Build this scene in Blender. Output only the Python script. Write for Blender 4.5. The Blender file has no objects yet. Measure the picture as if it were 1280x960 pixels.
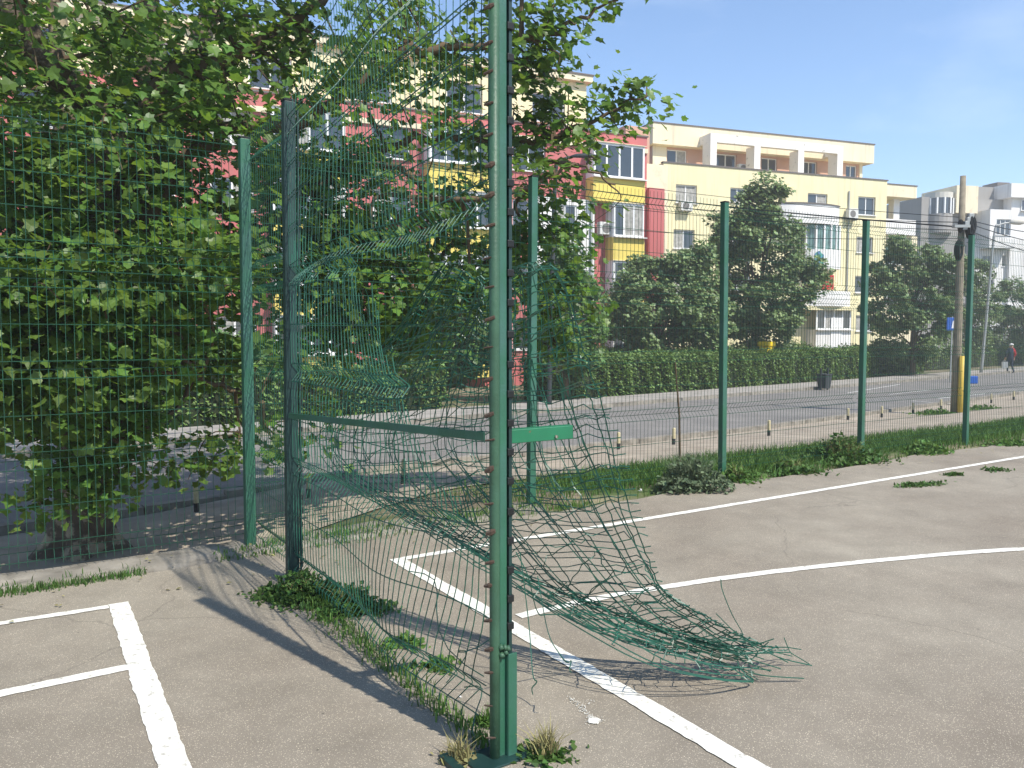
import bpy, math, random
import numpy as np
from mathutils import Vector, Matrix
rnd = random.Random(7); rng = np.random.default_rng(11)
R = math.radians
scene = bpy.context.scene
col = scene.collection

# ------------------------------------------------------------------ camera, sky, sun, exposure
FPX, HV, CAMH = 1010.0, 418.0, 1.55            # focal length in px of a 1280 wide frame, horizon row, eye height
PITCH = math.atan((480 - HV) / FPX)
cam_d = bpy.data.cameras.new('camera'); cam = bpy.data.objects.new('camera', cam_d); col.objects.link(cam)
cam.location = (0, 0, CAMH); cam.rotation_euler = (math.pi / 2 - PITCH, 0, 0)
cam_d.sensor_width = 36; cam_d.lens = FPX / 1280 * 36; cam_d.clip_start = 0.05; cam_d.clip_end = 3000
scene.camera = cam

SUN_EL, SUN_AZ = 51.0, 135.0                    # azimuth clockwise from +Y: from behind the camera, to the right
w = bpy.data.worlds.new('World'); scene.world = w; w.use_nodes = True
nt = w.node_tree; nt.nodes.clear()
wo = nt.nodes.new('ShaderNodeOutputWorld'); bg = nt.nodes.new('ShaderNodeBackground')
sky = nt.nodes.new('ShaderNodeTexSky'); sky.sky_type = 'NISHITA'; sky.sun_disc = False
sky.sun_elevation = R(SUN_EL); sky.sun_rotation = R(SUN_AZ); sky.air_density = 1.0; sky.dust_density = 0.12; sky.ozone_density = 4.2
bg.inputs['Strength'].default_value = 0.14
# thin wisps of high cloud over the whole sky
tc = nt.nodes.new('ShaderNodeTexCoord'); mp = nt.nodes.new('ShaderNodeMapping'); mp.inputs['Scale'].default_value = (1.6, 3.2, 5.0)
nz = nt.nodes.new('ShaderNodeTexNoise'); nz.inputs['Scale'].default_value = 1.7; nz.inputs['Detail'].default_value = 7; nz.inputs['Roughness'].default_value = 0.62
cr = nt.nodes.new('ShaderNodeValToRGB'); cr.color_ramp.elements[0].position = 0.54; cr.color_ramp.elements[1].position = 0.85
cr.color_ramp.elements[1].color = (0.15, 0.15, 0.15, 1)
mx = nt.nodes.new('ShaderNodeMixRGB'); mx.inputs['Color2'].default_value = (7.0, 7.3, 7.6, 1)
L = nt.links.new
L(tc.outputs['Generated'], mp.inputs['Vector']); L(mp.outputs['Vector'], nz.inputs['Vector']); L(nz.outputs['Fac'], cr.inputs['Fac'])
L(cr.outputs['Color'], mx.inputs['Fac']); L(sky.outputs['Color'], mx.inputs['Color1']); L(mx.outputs['Color'], bg.inputs['Color']); L(bg.outputs['Background'], wo.inputs['Surface'])
sd = bpy.data.lights.new('sun', 'SUN'); sd.energy = 4.0; sd.angle = R(0.53); sd.color = (1.0, 0.95, 0.86)
sun = bpy.data.objects.new('sun', sd); col.objects.link(sun)
sdir = Vector((math.sin(R(SUN_AZ)) * math.cos(R(SUN_EL)), math.cos(R(SUN_AZ)) * math.cos(R(SUN_EL)), math.sin(R(SUN_EL))))
sun.rotation_euler = sdir.to_track_quat('Z', 'Y').to_euler(); sun.location = sdir * 40
scene.render.engine = 'CYCLES'
vs = scene.view_settings; vs.view_transform = 'Standard'; vs.look = 'None'; vs.exposure = 0.73; vs.gamma = 1; vs.use_curve_mapping = False

# ------------------------------------------------------------------ materials
def hexmix(nt, a, b): pass
def mat(name, colr, rough=0.6, var=0.0, vscale=5.0, bump=0.0, bscale=60.0, spec=0.3, metal=0.0, col2=None, c2thr=(0.5, 0.7), c2scale=3.0, coords='Object', island=0.0, transl=0.0, streak=0.0):
    m = bpy.data.materials.new(name); m.use_nodes = True; t = m.node_tree; n = t.nodes; b = n['Principled BSDF']
    b.inputs['Roughness'].default_value = rough; b.inputs['Metallic'].default_value = metal
    b.inputs['Specular IOR Level'].default_value = spec
    tcn = n.new('ShaderNodeTexCoord'); out = None
    rgb = n.new('ShaderNodeRGB'); rgb.outputs[0].default_value = (*colr, 1); out = rgb.outputs[0]
    if col2 is not None:
        z = n.new('ShaderNodeTexNoise'); z.inputs['Scale'].default_value = c2scale; z.inputs['Detail'].default_value = 6; z.inputs['Roughness'].default_value = 0.65
        t.links.new(tcn.outputs[coords], z.inputs['Vector'])
        r = n.new('ShaderNodeMapRange'); r.inputs['From Min'].default_value = c2thr[0]; r.inputs['From Max'].default_value = c2thr[1]
        t.links.new(z.outputs['Fac'], r.inputs['Value'])
        x = n.new('ShaderNodeMixRGB'); x.inputs['Color2'].default_value = (*col2, 1)
        t.links.new(r.outputs['Result'], x.inputs['Fac']); t.links.new(out, x.inputs['Color1']); out = x.outputs['Color']
    if var > 0:
        z = n.new('ShaderNodeTexNoise'); z.inputs['Scale'].default_value = vscale; z.inputs['Detail'].default_value = 5
        t.links.new(tcn.outputs[coords], z.inputs['Vector'])
        r = n.new('ShaderNodeMapRange'); r.inputs['From Min'].default_value = 0.3; r.inputs['From Max'].default_value = 0.7
        r.inputs['To Min'].default_value = 1 - var; r.inputs['To Max'].default_value = 1 + var
        t.links.new(z.outputs['Fac'], r.inputs['Value'])
        h = n.new('ShaderNodeHueSaturation'); t.links.new(r.outputs['Result'], h.inputs['Value']); t.links.new(out, h.inputs['Color']); out = h.outputs['Color']
    if streak > 0:
        mpn = n.new('ShaderNodeMapping'); mpn.inputs['Scale'].default_value = (2.6, 2.6, 0.16); t.links.new(tcn.outputs[coords], mpn.inputs['Vector'])
        z = n.new('ShaderNodeTexNoise'); z.inputs['Scale'].default_value = 1.4; z.inputs['Detail'].default_value = 8; z.inputs['Roughness'].default_value = 0.6; t.links.new(mpn.outputs['Vector'], z.inputs['Vector'])
        r = n.new('ShaderNodeMapRange'); r.inputs['From Min'].default_value = 0.5; r.inputs['From Max'].default_value = 0.78; r.inputs['To Max'].default_value = streak; t.links.new(z.outputs['Fac'], r.inputs['Value'])
        x = n.new('ShaderNodeMixRGB'); x.inputs['Color2'].default_value = (0.22, 0.19, 0.15, 1); t.links.new(r.outputs['Result'], x.inputs['Fac']); t.links.new(out, x.inputs['Color1']); out = x.outputs['Color']
    if island > 0:
        g = n.new('ShaderNodeNewGeometry')
        r = n.new('ShaderNodeMapRange'); r.inputs['To Min'].default_value = 1 - island; r.inputs['To Max'].default_value = 1 + island
        t.links.new(g.outputs['Random Per Island'], r.inputs['Value'])
        mu = n.new('ShaderNodeMath'); mu.operation = 'MULTIPLY'; mu.inputs[1].default_value = 7.31
        fr = n.new('ShaderNodeMath'); fr.operation = 'FRACT'
        t.links.new(g.outputs['Random Per Island'], mu.inputs[0]); t.links.new(mu.outputs[0], fr.inputs[0])
        r2 = n.new('ShaderNodeMapRange'); r2.inputs['To Min'].default_value = 0.485; r2.inputs['To Max'].default_value = 0.52
        t.links.new(fr.outputs[0], r2.inputs['Value'])
        h = n.new('ShaderNodeHueSaturation'); t.links.new(r.outputs['Result'], h.inputs['Value']); t.links.new(r2.outputs['Result'], h.inputs['Hue'])
        t.links.new(out, h.inputs['Color']); out = h.outputs['Color']
    t.links.new(out, b.inputs['Base Color'])
    if bump > 0:
        z = n.new('ShaderNodeTexNoise'); z.inputs['Scale'].default_value = bscale; z.inputs['Detail'].default_value = 6
        t.links.new(tcn.outputs[coords], z.inputs['Vector'])
        bp = n.new('ShaderNodeBump'); bp.inputs['Strength'].default_value = bump; bp.inputs['Distance'].default_value = 0.01
        t.links.new(z.outputs['Fac'], bp.inputs['Height']); t.links.new(bp.outputs['Normal'], b.inputs['Normal'])
    if transl > 0:
        tr = n.new('ShaderNodeBsdfTranslucent'); ms = n.new('ShaderNodeMixShader'); ms.inputs['Fac'].default_value = transl
        h = n.new('ShaderNodeHueSaturation'); h.inputs['Value'].default_value = 1.35; h.inputs['Hue'].default_value = 0.48; h.inputs['Saturation'].default_value = 1.1
        t.links.new(out, h.inputs['Color']); t.links.new(h.outputs['Color'], tr.inputs['Color'])
        t.links.new(b.outputs['BSDF'], ms.inputs[1]); t.links.new(tr.outputs['BSDF'], ms.inputs[2])
        t.links.new(ms.outputs['Shader'], n['Material Output'].inputs['Surface'])
    return m

def asphalt(name, base, tint, speck, scale=170.0, thr=0.8):
    m = bpy.data.materials.new(name); m.use_nodes = True; t = m.node_tree; n = t.nodes; b = n['Principled BSDF']
    b.inputs['Roughness'].default_value = 0.85; b.inputs['Specular IOR Level'].default_value = 0.25
    tcn = n.new('ShaderNodeTexCoord')
    big = n.new('ShaderNodeTexNoise'); big.inputs['Scale'].default_value = 0.55; big.inputs['Detail'].default_value = 9; big.inputs['Roughness'].default_value = 0.62
    t.links.new(tcn.outputs['Object'], big.inputs['Vector'])
    rp = n.new('ShaderNodeValToRGB'); rp.color_ramp.elements[0].position = 0.33; rp.color_ramp.elements[1].position = 0.68
    rp.color_ramp.elements[0].color = (*base, 1); rp.color_ramp.elements[1].color = (*tint, 1)
    t.links.new(big.outputs['Fac'], rp.inputs['Fac'])
    fine = n.new('ShaderNodeTexNoise'); fine.inputs['Scale'].default_value = 320; fine.inputs['Detail'].default_value = 3
    t.links.new(tcn.outputs['Object'], fine.inputs['Vector'])
    fr = n.new('ShaderNodeMapRange'); fr.inputs['From Min'].default_value = 0.3; fr.inputs['From Max'].default_value = 0.7; fr.inputs['To Min'].default_value = 0.66; fr.inputs['To Max'].default_value = 1.3
    t.links.new(fine.outputs['Fac'], fr.inputs['Value'])
    hs = n.new('ShaderNodeHueSaturation'); t.links.new(rp.outputs['Color'], hs.inputs['Color']); t.links.new(fr.outputs['Result'], hs.inputs['Value'])
    vo = n.new('ShaderNodeTexVoronoi'); vo.inputs['Scale'].default_value = scale
    t.links.new(tcn.outputs['Object'], vo.inputs['Vector'])
    sp = n.new('ShaderNodeSeparateColor'); t.links.new(vo.outputs['Color'], sp.inputs['Color'])
    g1 = n.new('ShaderNodeMapRange'); g1.inputs['From Min'].default_value = thr; g1.inputs['From Max'].default_value = 1.0
    t.links.new(sp.outputs['Red'], g1.inputs['Value'])
    dist = n.new('ShaderNodeMapRange'); dist.inputs['From Min'].default_value = 0.42; dist.inputs['From Max'].default_value = 0.22
    t.links.new(vo.outputs['Distance'], dist.inputs['Value'])
    mu = n.new('ShaderNodeMath'); mu.operation = 'MULTIPLY'; t.links.new(g1.outputs['Result'], mu.inputs[0]); t.links.new(dist.outputs['Result'], mu.inputs[1])
    x = n.new('ShaderNodeMixRGB'); x.inputs['Color2'].default_value = (*speck, 1)
    t.links.new(mu.outputs[0], x.inputs['Fac']); t.links.new(hs.outputs['Color'], x.inputs['Color1'])
    # dark chips and old oil spots
    v2 = n.new('ShaderNodeTexVoronoi'); v2.inputs['Scale'].default_value = 7.0; t.links.new(tcn.outputs['Object'], v2.inputs['Vector'])
    r2 = n.new('ShaderNodeMapRange'); r2.inputs['From Min'].default_value = 0.05; r2.inputs['From Max'].default_value = 0.02; r2.inputs['To Max'].default_value = 0.7
    t.links.new(v2.outputs['Distance'], r2.inputs['Value'])
    x2 = n.new('ShaderNodeMixRGB'); x2.inputs['Color2'].default_value = (0.05, 0.045, 0.04, 1); t.links.new(r2.outputs['Result'], x2.inputs['Fac']); t.links.new(x.outputs['Color'], x2.inputs['Color1'])
    # hairline cracks and broad dusty patches
    wn = n.new('ShaderNodeTexNoise'); wn.inputs['Scale'].default_value = 1.3; wn.inputs['Detail'].default_value = 8; t.links.new(tcn.outputs['Object'], wn.inputs['Vector'])
    va = n.new('ShaderNodeMixRGB'); va.inputs['Fac'].default_value = 0.35; t.links.new(tcn.outputs['Object'], va.inputs['Color1']); t.links.new(wn.outputs['Color'], va.inputs['Color2'])
    v3 = n.new('ShaderNodeTexVoronoi'); v3.feature = 'DISTANCE_TO_EDGE'; v3.inputs['Scale'].default_value = 0.55; t.links.new(va.outputs['Color'], v3.inputs['Vector'])
    r3 = n.new('ShaderNodeMapRange'); r3.inputs['From Min'].default_value = 0.0035; r3.inputs['From Max'].default_value = 0.0005; r3.inputs['To Max'].default_value = 0.28; t.links.new(v3.outputs['Distance'], r3.inputs['Value'])
    gate = n.new('ShaderNodeMapRange'); gate.inputs['From Min'].default_value = 0.47; gate.inputs['From Max'].default_value = 0.56; t.links.new(big.outputs['Fac'], gate.inputs['Value'])
    m3 = n.new('ShaderNodeMath'); m3.operation = 'MULTIPLY'; t.links.new(r3.outputs['Result'], m3.inputs[0]); t.links.new(gate.outputs['Result'], m3.inputs[1])
    x3 = n.new('ShaderNodeMixRGB'); x3.inputs['Color2'].default_value = (0.06, 0.05, 0.04, 1); t.links.new(m3.outputs[0], x3.inputs['Fac']); t.links.new(x2.outputs['Color'], x3.inputs['Color1'])
    sn = n.new('ShaderNodeTexNoise'); sn.inputs['Scale'].default_value = 2.4; sn.inputs['Detail'].default_value = 10; sn.inputs['Roughness'].default_value = 0.7; t.links.new(tcn.outputs['Object'], sn.inputs['Vector'])
    r4 = n.new('ShaderNodeMapRange'); r4.inputs['From Min'].default_value = 0.3; r4.inputs['From Max'].default_value = 0.7; r4.inputs['To Min'].default_value = 0.84; r4.inputs['To Max'].default_value = 1.14; t.links.new(sn.outputs['Fac'], r4.inputs['Value'])
    h4 = n.new('ShaderNodeHueSaturation'); t.links.new(r4.outputs['Result'], h4.inputs['Value']); t.links.new(x3.outputs['Color'], h4.inputs['Color'])
    t.links.new(h4.outputs['Color'], b.inputs['Base Color'])
    bp = n.new('ShaderNodeBump'); bp.inputs['Strength'].default_value = 0.6; bp.inputs['Distance'].default_value = 0.004
    t.links.new(fine.outputs['Fac'], bp.inputs['Height']); t.links.new(bp.outputs['Normal'], b.inputs['Normal'])
    return m

M = {}
M['court'] = asphalt('court_asphalt', (0.21, 0.177, 0.137), (0.292, 0.258, 0.203), (0.7, 0.61, 0.46), 175.0, 0.5)
M['road'] = asphalt('road_asphalt', (0.165, 0.155, 0.142), (0.225, 0.21, 0.19), (0.4, 0.38, 0.35), 90.0, 0.8)
M['paint_line'] = mat('line_paint', (0.76, 0.735, 0.65), 0.7, var=0.1, vscale=9, bump=0.4, bscale=220, col2=(0.34, 0.31, 0.26), c2thr=(0.53, 0.7), c2scale=30)
M['road_line'] = mat('road_paint', (0.6, 0.58, 0.54), 0.8, col2=(0.16, 0.155, 0.15), c2thr=(0.45, 0.65), c2scale=12)
M['concrete'] = mat('concrete', (0.25, 0.225, 0.185), 0.9, var=0.25, vscale=4, bump=0.6, bscale=50, col2=(0.14, 0.125, 0.1), c2thr=(0.5, 0.68), c2scale=5)
M['sand'] = mat('sandy_path', (0.33, 0.28, 0.215), 0.95, var=0.2, vscale=2.5, bump=0.5, bscale=40, col2=(0.25, 0.20, 0.15), c2thr=(0.5, 0.7), c2scale=1.6)
M['pavement'] = mat('pavement', (0.30, 0.275, 0.24), 0.9, var=0.2, vscale=2, bump=0.3, bscale=40)
M['earth'] = mat('earth', (0.20, 0.16, 0.11), 0.95, var=0.3, vscale=1.5, bump=0.6, bscale=30, col2=(0.07, 0.10, 0.03), c2thr=(0.45, 0.6), c2scale=0.7)
M['green'] = mat('green_paint', (0.024, 0.108, 0.06), 0.42, var=0.18, vscale=3, bump=0.15, bscale=90, spec=0.5, col2=(0.04, 0.115, 0.088), c2thr=(0.45, 0.6), c2scale=2.2)
M['green_bright'] = mat('fresh_green_paint', (0.014, 0.145, 0.066), 0.4, var=0.12, vscale=8, spec=0.5, col2=(0.16, 0.09, 0.05), c2thr=(0.68, 0.74), c2scale=20)
M['green_dark'] = mat('dark_green_paint', (0.009, 0.034, 0.03), 0.45, var=0.25, vscale=6, spec=0.5, col2=(0.25, 0.3, 0.27), c2thr=(0.68, 0.76), c2scale=18)
M['green_old'] = mat('old_green_paint', (0.036, 0.09, 0.05), 0.5, var=0.3, vscale=5, bump=0.2, bscale=80, spec=0.4, col2=(0.04, 0.1, 0.06), c2thr=(0.5, 0.62), c2scale=4)
M['wire'] = mat('green_coated_wire', (0.015, 0.08, 0.045), 0.4, var=0.2, vscale=2, spec=0.5)
M['wire_dark'] = mat('weathered_wire', (0.015, 0.088, 0.056), 0.42, var=0.35, vscale=3, spec=0.5, col2=(0.09, 0.055, 0.035), c2thr=(0.6, 0.75), c2scale=6)
M['black'] = mat('black_plastic', (0.012, 0.013, 0.013), 0.5)
M['rust'] = mat('rusty_steel', (0.1, 0.065, 0.045), 0.85, var=0.3, vscale=30, col2=(0.2, 0.21, 0.17), c2thr=(0.5, 0.65), c2scale=60)
M['leaf'] = mat('plane_leaf', (0.106, 0.19, 0.036), 0.42, spec=0.4, island=0.38, transl=0.45)
M['leaf_young'] = mat('young_plane_leaf', (0.135, 0.235, 0.045), 0.4, spec=0.4, island=0.25, transl=0.5)
M['leaf_far'] = mat('lime_leaf', (0.15, 0.215, 0.075), 0.5, spec=0.5, island=0.45, transl=0.22)
M['leaf_mid'] = mat('maple_leaf', (0.095, 0.175, 0.045), 0.5, spec=0.4, island=0.4, transl=0.28)
M['hedge'] = mat('hedge_leaf', (0.14, 0.22, 0.06), 0.55, spec=0.35, island=0.4, transl=0.2)
M['hedge_in'] = mat('hedge_inner_shade', (0.02, 0.03, 0.012), 0.9)
M['grass'] = mat('grass_blade', (0.085, 0.165, 0.034), 0.6, spec=0.25, island=0.4, transl=0.25)
M['weed'] = mat('weed_leaf', (0.06, 0.12, 0.025), 0.6, spec=0.25, island=0.4, transl=0.2)
M['dry'] = mat('dry_grass', (0.26, 0.23, 0.10), 0.8, island=0.4, transl=0.15)
M['bush'] = mat('grey_green_bush', (0.1, 0.135, 0.07), 0.7, island=0.45, transl=0.1)
M['bark'] = mat('plane_bark', (0.1, 0.075, 0.052), 0.9, var=0.3, vscale=7, bump=1.0, bscale=25, col2=(0.27, 0.22, 0.15), c2thr=(0.52, 0.57), c2scale=6)
M['twig'] = mat('twig_bark', (0.11, 0.075, 0.045), 0.9, var=0.25, vscale=9)
M['red'] = mat('red_render', (0.47, 0.135, 0.13), 0.85, streak=0.4, var=0.07, vscale=0.5, bump=0.15, bscale=15)
M['red_brick'] = mat('salmon_render', (0.52, 0.31, 0.22), 0.9, var=0.08, vscale=0.6)
M['yellow'] = mat('yellow_render', (0.70, 0.55, 0.13), 0.85, streak=0.4, var=0.06, vscale=0.5)
M['pale_yellow'] = mat('pale_yellow_render', (0.74, 0.66, 0.40), 0.88, streak=0.4, var=0.06, vscale=0.35, col2=(0.66, 0.58, 0.38), c2thr=(0.55, 0.7), c2scale=0.5)
M['cream'] = mat('cream_render', (0.74, 0.64, 0.45), 0.88, streak=0.4, var=0.06, vscale=0.4, col2=(0.6, 0.47, 0.32), c2thr=(0.58, 0.7), c2scale=0.7)
M['white'] = mat('white_render', (0.72, 0.70, 0.67), 0.85, streak=0.4, var=0.07, vscale=0.6)
M['worn_white'] = mat('peeling_white_render', (0.74, 0.70, 0.64), 0.88, col2=(0.36, 0.33, 0.28), c2thr=(0.62, 0.68), c2scale=2.6)
M['grey'] = mat('grey_render', (0.30, 0.285, 0.265), 0.9, streak=0.4, var=0.08, vscale=0.4)
M['grey_light'] = mat('light_grey_render', (0.55, 0.52, 0.45), 0.9, var=0.06, vscale=0.4)
M['roof_edge'] = mat('metal_flashing', (0.13, 0.11, 0.10), 0.6)
M['pvc'] = mat('white_window_frame', (0.75, 0.74, 0.72), 0.4)
M['glass'] = mat('window_glass', (0.035, 0.045, 0.055), 0.06, spec=0.8)
M['curtain'] = mat('net_curtain', (0.33, 0.32, 0.29), 0.8, var=0.3, vscale=6)
M['glass_green'] = mat('curtained_glass', (0.12, 0.21, 0.19), 0.15, var=0.4, vscale=3, spec=0.6)
M['ac'] = mat('air_conditioner_white', (0.6, 0.59, 0.55), 0.5)
M['grille'] = mat('fan_grille', (0.16, 0.15, 0.14), 0.6)
M['pole'] = mat('old_concrete_pole', (0.22, 0.19, 0.14), 0.9, var=0.2, vscale=6, bump=0.3, bscale=40)
M['yel_paint'] = mat('yellow_paint', (0.58, 0.41, 0.07), 0.5, var=0.15, vscale=5, col2=(0.35, 0.25, 0.1), c2thr=(0.6, 0.7), c2scale=9)
M['galv'] = mat('galvanised_steel', (0.33, 0.34, 0.33), 0.5, metal=0.3)
M['blue'] = mat('blue_sheet', (0.02, 0.09, 0.36), 0.5)
M['navy'] = mat('navy_cloth', (0.018, 0.025, 0.045), 0.9)
M['redcloth'] = mat('red_cloth', (0.55, 0.02, 0.03), 0.8)
M['laundry'] = mat('green_laundry', (0.06, 0.28, 0.2), 0.8, var=0.5, vscale=7, col2=(0.1, 0.16, 0.4), c2thr=(0.5, 0.55), c2scale=6)
M['skin'] = mat('skin', (0.42, 0.24, 0.16), 0.6)
M['cloth_white'] = mat('white_cloth', (0.7, 0.68, 0.65), 0.8)
M['binmat'] = mat('dark_bin', (0.035, 0.04, 0.042), 0.6)
M['yplastic'] = mat('yellow_plastic', (0.75, 0.5, 0.01), 0.45)
M['litter'] = mat('litter_white', (0.75, 0.73, 0.7), 0.7)
M['stub_dark'] = mat('stub_black_paint', (0.03, 0.03, 0.03), 0.7)
M['stub_pale'] = mat('stub_pale_paint', (0.46, 0.4, 0.24), 0.7, var=0.2, vscale=20)

# ------------------------------------------------------------------ mesh helpers
def mesh_np(name, V, Fs, mats, smooth=False, mat_idx=None):
    """V (n,3); Fs: list of index arrays each (m,k)"""
    me = bpy.data.meshes.new(name)
    V = np.asarray(V, dtype=np.float32)
    Fs = [np.asarray(f, dtype=np.int32) for f in Fs if len(f)]
    me.vertices.add(len(V)); me.vertices.foreach_set('co', V.ravel())
    nl = sum(f.size for f in Fs); npoly = sum(len(f) for f in Fs)
    me.loops.add(nl); me.polygons.add(npoly)
    me.loops.foreach_set('vertex_index', np.concatenate([f.ravel() for f in Fs]))
    tot = np.concatenate([np.full(len(f), f.shape[1], np.int32) for f in Fs])
    st = np.concatenate([[0], np.cumsum(tot)[:-1]]).astype(np.int32)
    me.polygons.foreach_set('loop_start', st)
    me.polygons.foreach_set('use_smooth', np.full(npoly, bool(smooth)))
    if not isinstance(mats, (list, tuple)): mats = [mats]
    for m in mats: me.materials.append(M[m] if isinstance(m, str) else m)
    if mat_idx is not None: me.polygons.foreach_set('material_index', np.asarray(mat_idx, dtype=np.int32))
    me.update(calc_edges=True)
    me.validate()
    return me

class MB:
    def __init__(s): s.V = []; s.F = {}; s.n = 0
    def add(s, V, *Fs):
        V = np.asarray(V, float)
        for f in Fs:
            f = np.asarray(f, int)
            if len(f): s.F.setdefault(f.shape[1], []).append(f + s.n)
        s.V.append(V); s.n += len(V); return s
    def box(s, x0, x1, y0, y1, z0, z1):
        V = [(x, y, z) for z in (z0, z1) for y in (y0, y1) for x in (x0, x1)]
        return s.add(V, [(0, 2, 3, 1), (4, 5, 7, 6), (0, 1, 5, 4), (2, 6, 7, 3), (0, 4, 6, 2), (1, 3, 7, 5)])
    def prism(s, poly, z0, z1):
        n = len(poly); V = [(x, y, z0) for x, y in poly] + [(x, y, z1) for x, y in poly]
        s.add(V, [(i, (i + 1) % n, n + (i + 1) % n, n + i) for i in range(n)])
        s.add([(x, y, z1) for x, y in poly], [list(range(n))]); return s.add([(x, y, z0) for x, y in poly], [list(range(n))[::-1]])
    def tubes(s, P, r, k=4, caps=True):
        """P (m,n,3) polylines; r scalar, (n,) or (m,n)"""
        P = np.asarray(P, float)
        if P.ndim == 2: P = P[None]
        m, n, _ = P.shape
        T = np.gradient(P, axis=1); T /= np.linalg.norm(T, axis=2, keepdims=True) + 1e-12
        ref = np.zeros((m, 1, 3)); ax = np.argmin(np.abs(T).mean(axis=1), axis=1); ref[np.arange(m), 0, ax] = 1
        A = np.cross(T, ref); A /= np.linalg.norm(A, axis=2, keepdims=True) + 1e-12
        B = np.cross(T, A)
        r = np.broadcast_to(np.asarray(r, float), (m, n))[..., None, None]
        an = np.arange(k) * 2 * math.pi / k + math.pi / 4
        ring = A[:, :, None, :] * np.cos(an)[None, None, :, None] + B[:, :, None, :] * np.sin(an)[None, None, :, None]
        V = (P[:, :, None, :] + ring * r).reshape(-1, 3)
        i, j, q = np.meshgrid(np.arange(m), np.arange(n - 1), np.arange(k), indexing='ij')
        b0 = i * n * k + j * k; q2 = (q + 1) % k
        F = np.stack([b0 + q, b0 + k + q, b0 + k + q2, b0 + q2], -1).reshape(-1, 4)
        Fs = [F]
        if caps:
            c0 = (np.arange(m) * n * k)[:, None] + np.arange(k)[None]; c1 = c0 + (n - 1) * k
            cc = np.concatenate([c0, c1[:, ::-1]])
            if k == 4: Fs = [np.concatenate([F, cc])]
            else: Fs.append(cc)
        return s.add(V, *Fs)
    def mesh(s, name, mats, smooth=False):
        return mesh_np(name, np.concatenate(s.V), [np.concatenate(f) for f in s.F.values()], mats, smooth)
    def obj(s, name, mats, parent=None, smooth=False):
        return link(name, s.mesh(name, mats, smooth), parent)

def link(name, data, parent=None):
    o = bpy.data.objects.new(name, data); col.objects.link(o)
    if parent is not None: o.parent = parent
    return o
def empty(name, loc=(0, 0, 0), rz=0.0):
    o = bpy.data.objects.new(name, None); col.objects.link(o); o.location = loc; o.rotation_euler = (0, 0, rz); return o
def tag(o, label, cat, group=None, kind=None):
    o['label'] = label; o['category'] = cat
    if group: o['group'] = group
    if kind: o['kind'] = kind
    return o
def struct(o): o['kind'] = 'structure'; return o
def bevel(o, wd=0.004, seg=2):
    md = o.modifiers.new('bevel', 'BEVEL'); md.width = wd; md.segments = seg; md.limit_method = 'ANGLE'; return o

# ------------------------------------------------------------------ place: fence frame (a along the road fence, b out towards the road)
TA = R(33.7); C = np.array([-1.909, 5.81]); tv = np.array([math.cos(TA), math.sin(TA)]); nv = np.array([-math.sin(TA), math.cos(TA)])
def FP(a, b): return C + a * tv + b * nv
TD = R(32.5); td = np.array([math.cos(TD), math.sin(TD)]); nd_ = np.array([-math.sin(TD), math.cos(TD)])   # dividing fence
def FD(a, b): return C + a * td + b * nd_
def ab(x, y): d = np.array([x, y]) - C; return float(d @ tv), float(d @ nv)
def sst(e0, e1, x):
    x = np.clip((x - e0) / (e1 - e0), 0, 1); return x * x * (3 - 2 * x)
def zt(b, a=20.0):
    w_ = sst(-0.5, 3.0, np.asarray(a))          # steep drop on the left, gentle slope on the right
    return -0.02 * (np.asarray(b) < -0.05) - 0.58 * ((1 - w_) * sst(0.2, 1.5, b) + w_ * np.clip((b - 0.2) / 5.8, 0, 1) ** 1.15) - 0.012 * np.clip(b - 4, 0, 36)
def terr(x, y): a_, b_ = ab(x, y); return float(zt(b_, a_))
def ray(u, v):
    x = (u - 640) / FPX; yy = -(v - 480) / FPX
    return np.array([x, math.cos(PITCH) + yy * math.sin(PITCH), -math.sin(PITCH) + yy * math.cos(PITCH)])
def at(u, v, d): r = ray(u, v); return np.array([0, 0, CAMH]) + r * (d / r[1])      # a point at depth d
def G(u, v, z=0.0): r = ray(u, v); k = (z - CAMH) / r[2]; return (r * k)[:2]
def GT(u, v):                                                                       # where the sight line meets the outer ground
    r = ray(u, v); lo, hi = 5.0, 120.0
    for _ in range(60):
        mid = (lo + hi) / 2; p = r * mid
        if CAMH + p[2] > terr(p[0], p[1]): lo = mid
        else: hi = mid
    p = r * lo; return np.array([p[0], p[1], terr(p[0], p[1])])
RA = R(41.0); RO = FP(0, 4.35); rt = np.array([math.cos(RA), math.sin(RA)]); rn = np.array([-math.sin(RA), math.cos(RA)])
def RP(p, q): return RO + p * rt + q * rn

# ------------------------------------------------------------------ ground, court, road
bs = np.concatenate([[-300, -80, -20, -5, -1, -0.3, -0.06, -0.04], np.arange(0, 6.4, 0.1), [7, 9, 12, 16, 22, 30, 40, 60, 100, 200, 400, 900]])
as_ = np.concatenate([[-900, -300, -100, -40, -15, -5, -1], np.arange(-0.5, 3.2, 0.25), [5, 15, 40, 100, 300, 900.0]])
V = np.array([[*FP(a, b), zt(b, a) - 0.012] for b in bs for a in as_])
na = len(as_); F = [(j * na + i, j * na + i + 1, (j + 1) * na + i + 1, (j + 1) * na + i) for j in range(len(bs) - 1) for i in range(na - 1)]
struct(link('ground', mesh_np('ground', V, [F], 'earth', True)))
def strip(name, fn, us, vs, m, dz):
    P = [fn(u, v) for v in vs for u in us]; n = len(us)
    V = np.array([[x, y, terr(x, y) + dz] for x, y in P])
    F = [(j * n + i, j * n + i + 1, (j + 1) * n + i + 1, (j + 1) * n + i) for j in range(len(vs) - 1) for i in range(n - 1)]
    return struct(link(name, mesh_np(name, V, [F], m, True)))
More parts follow.
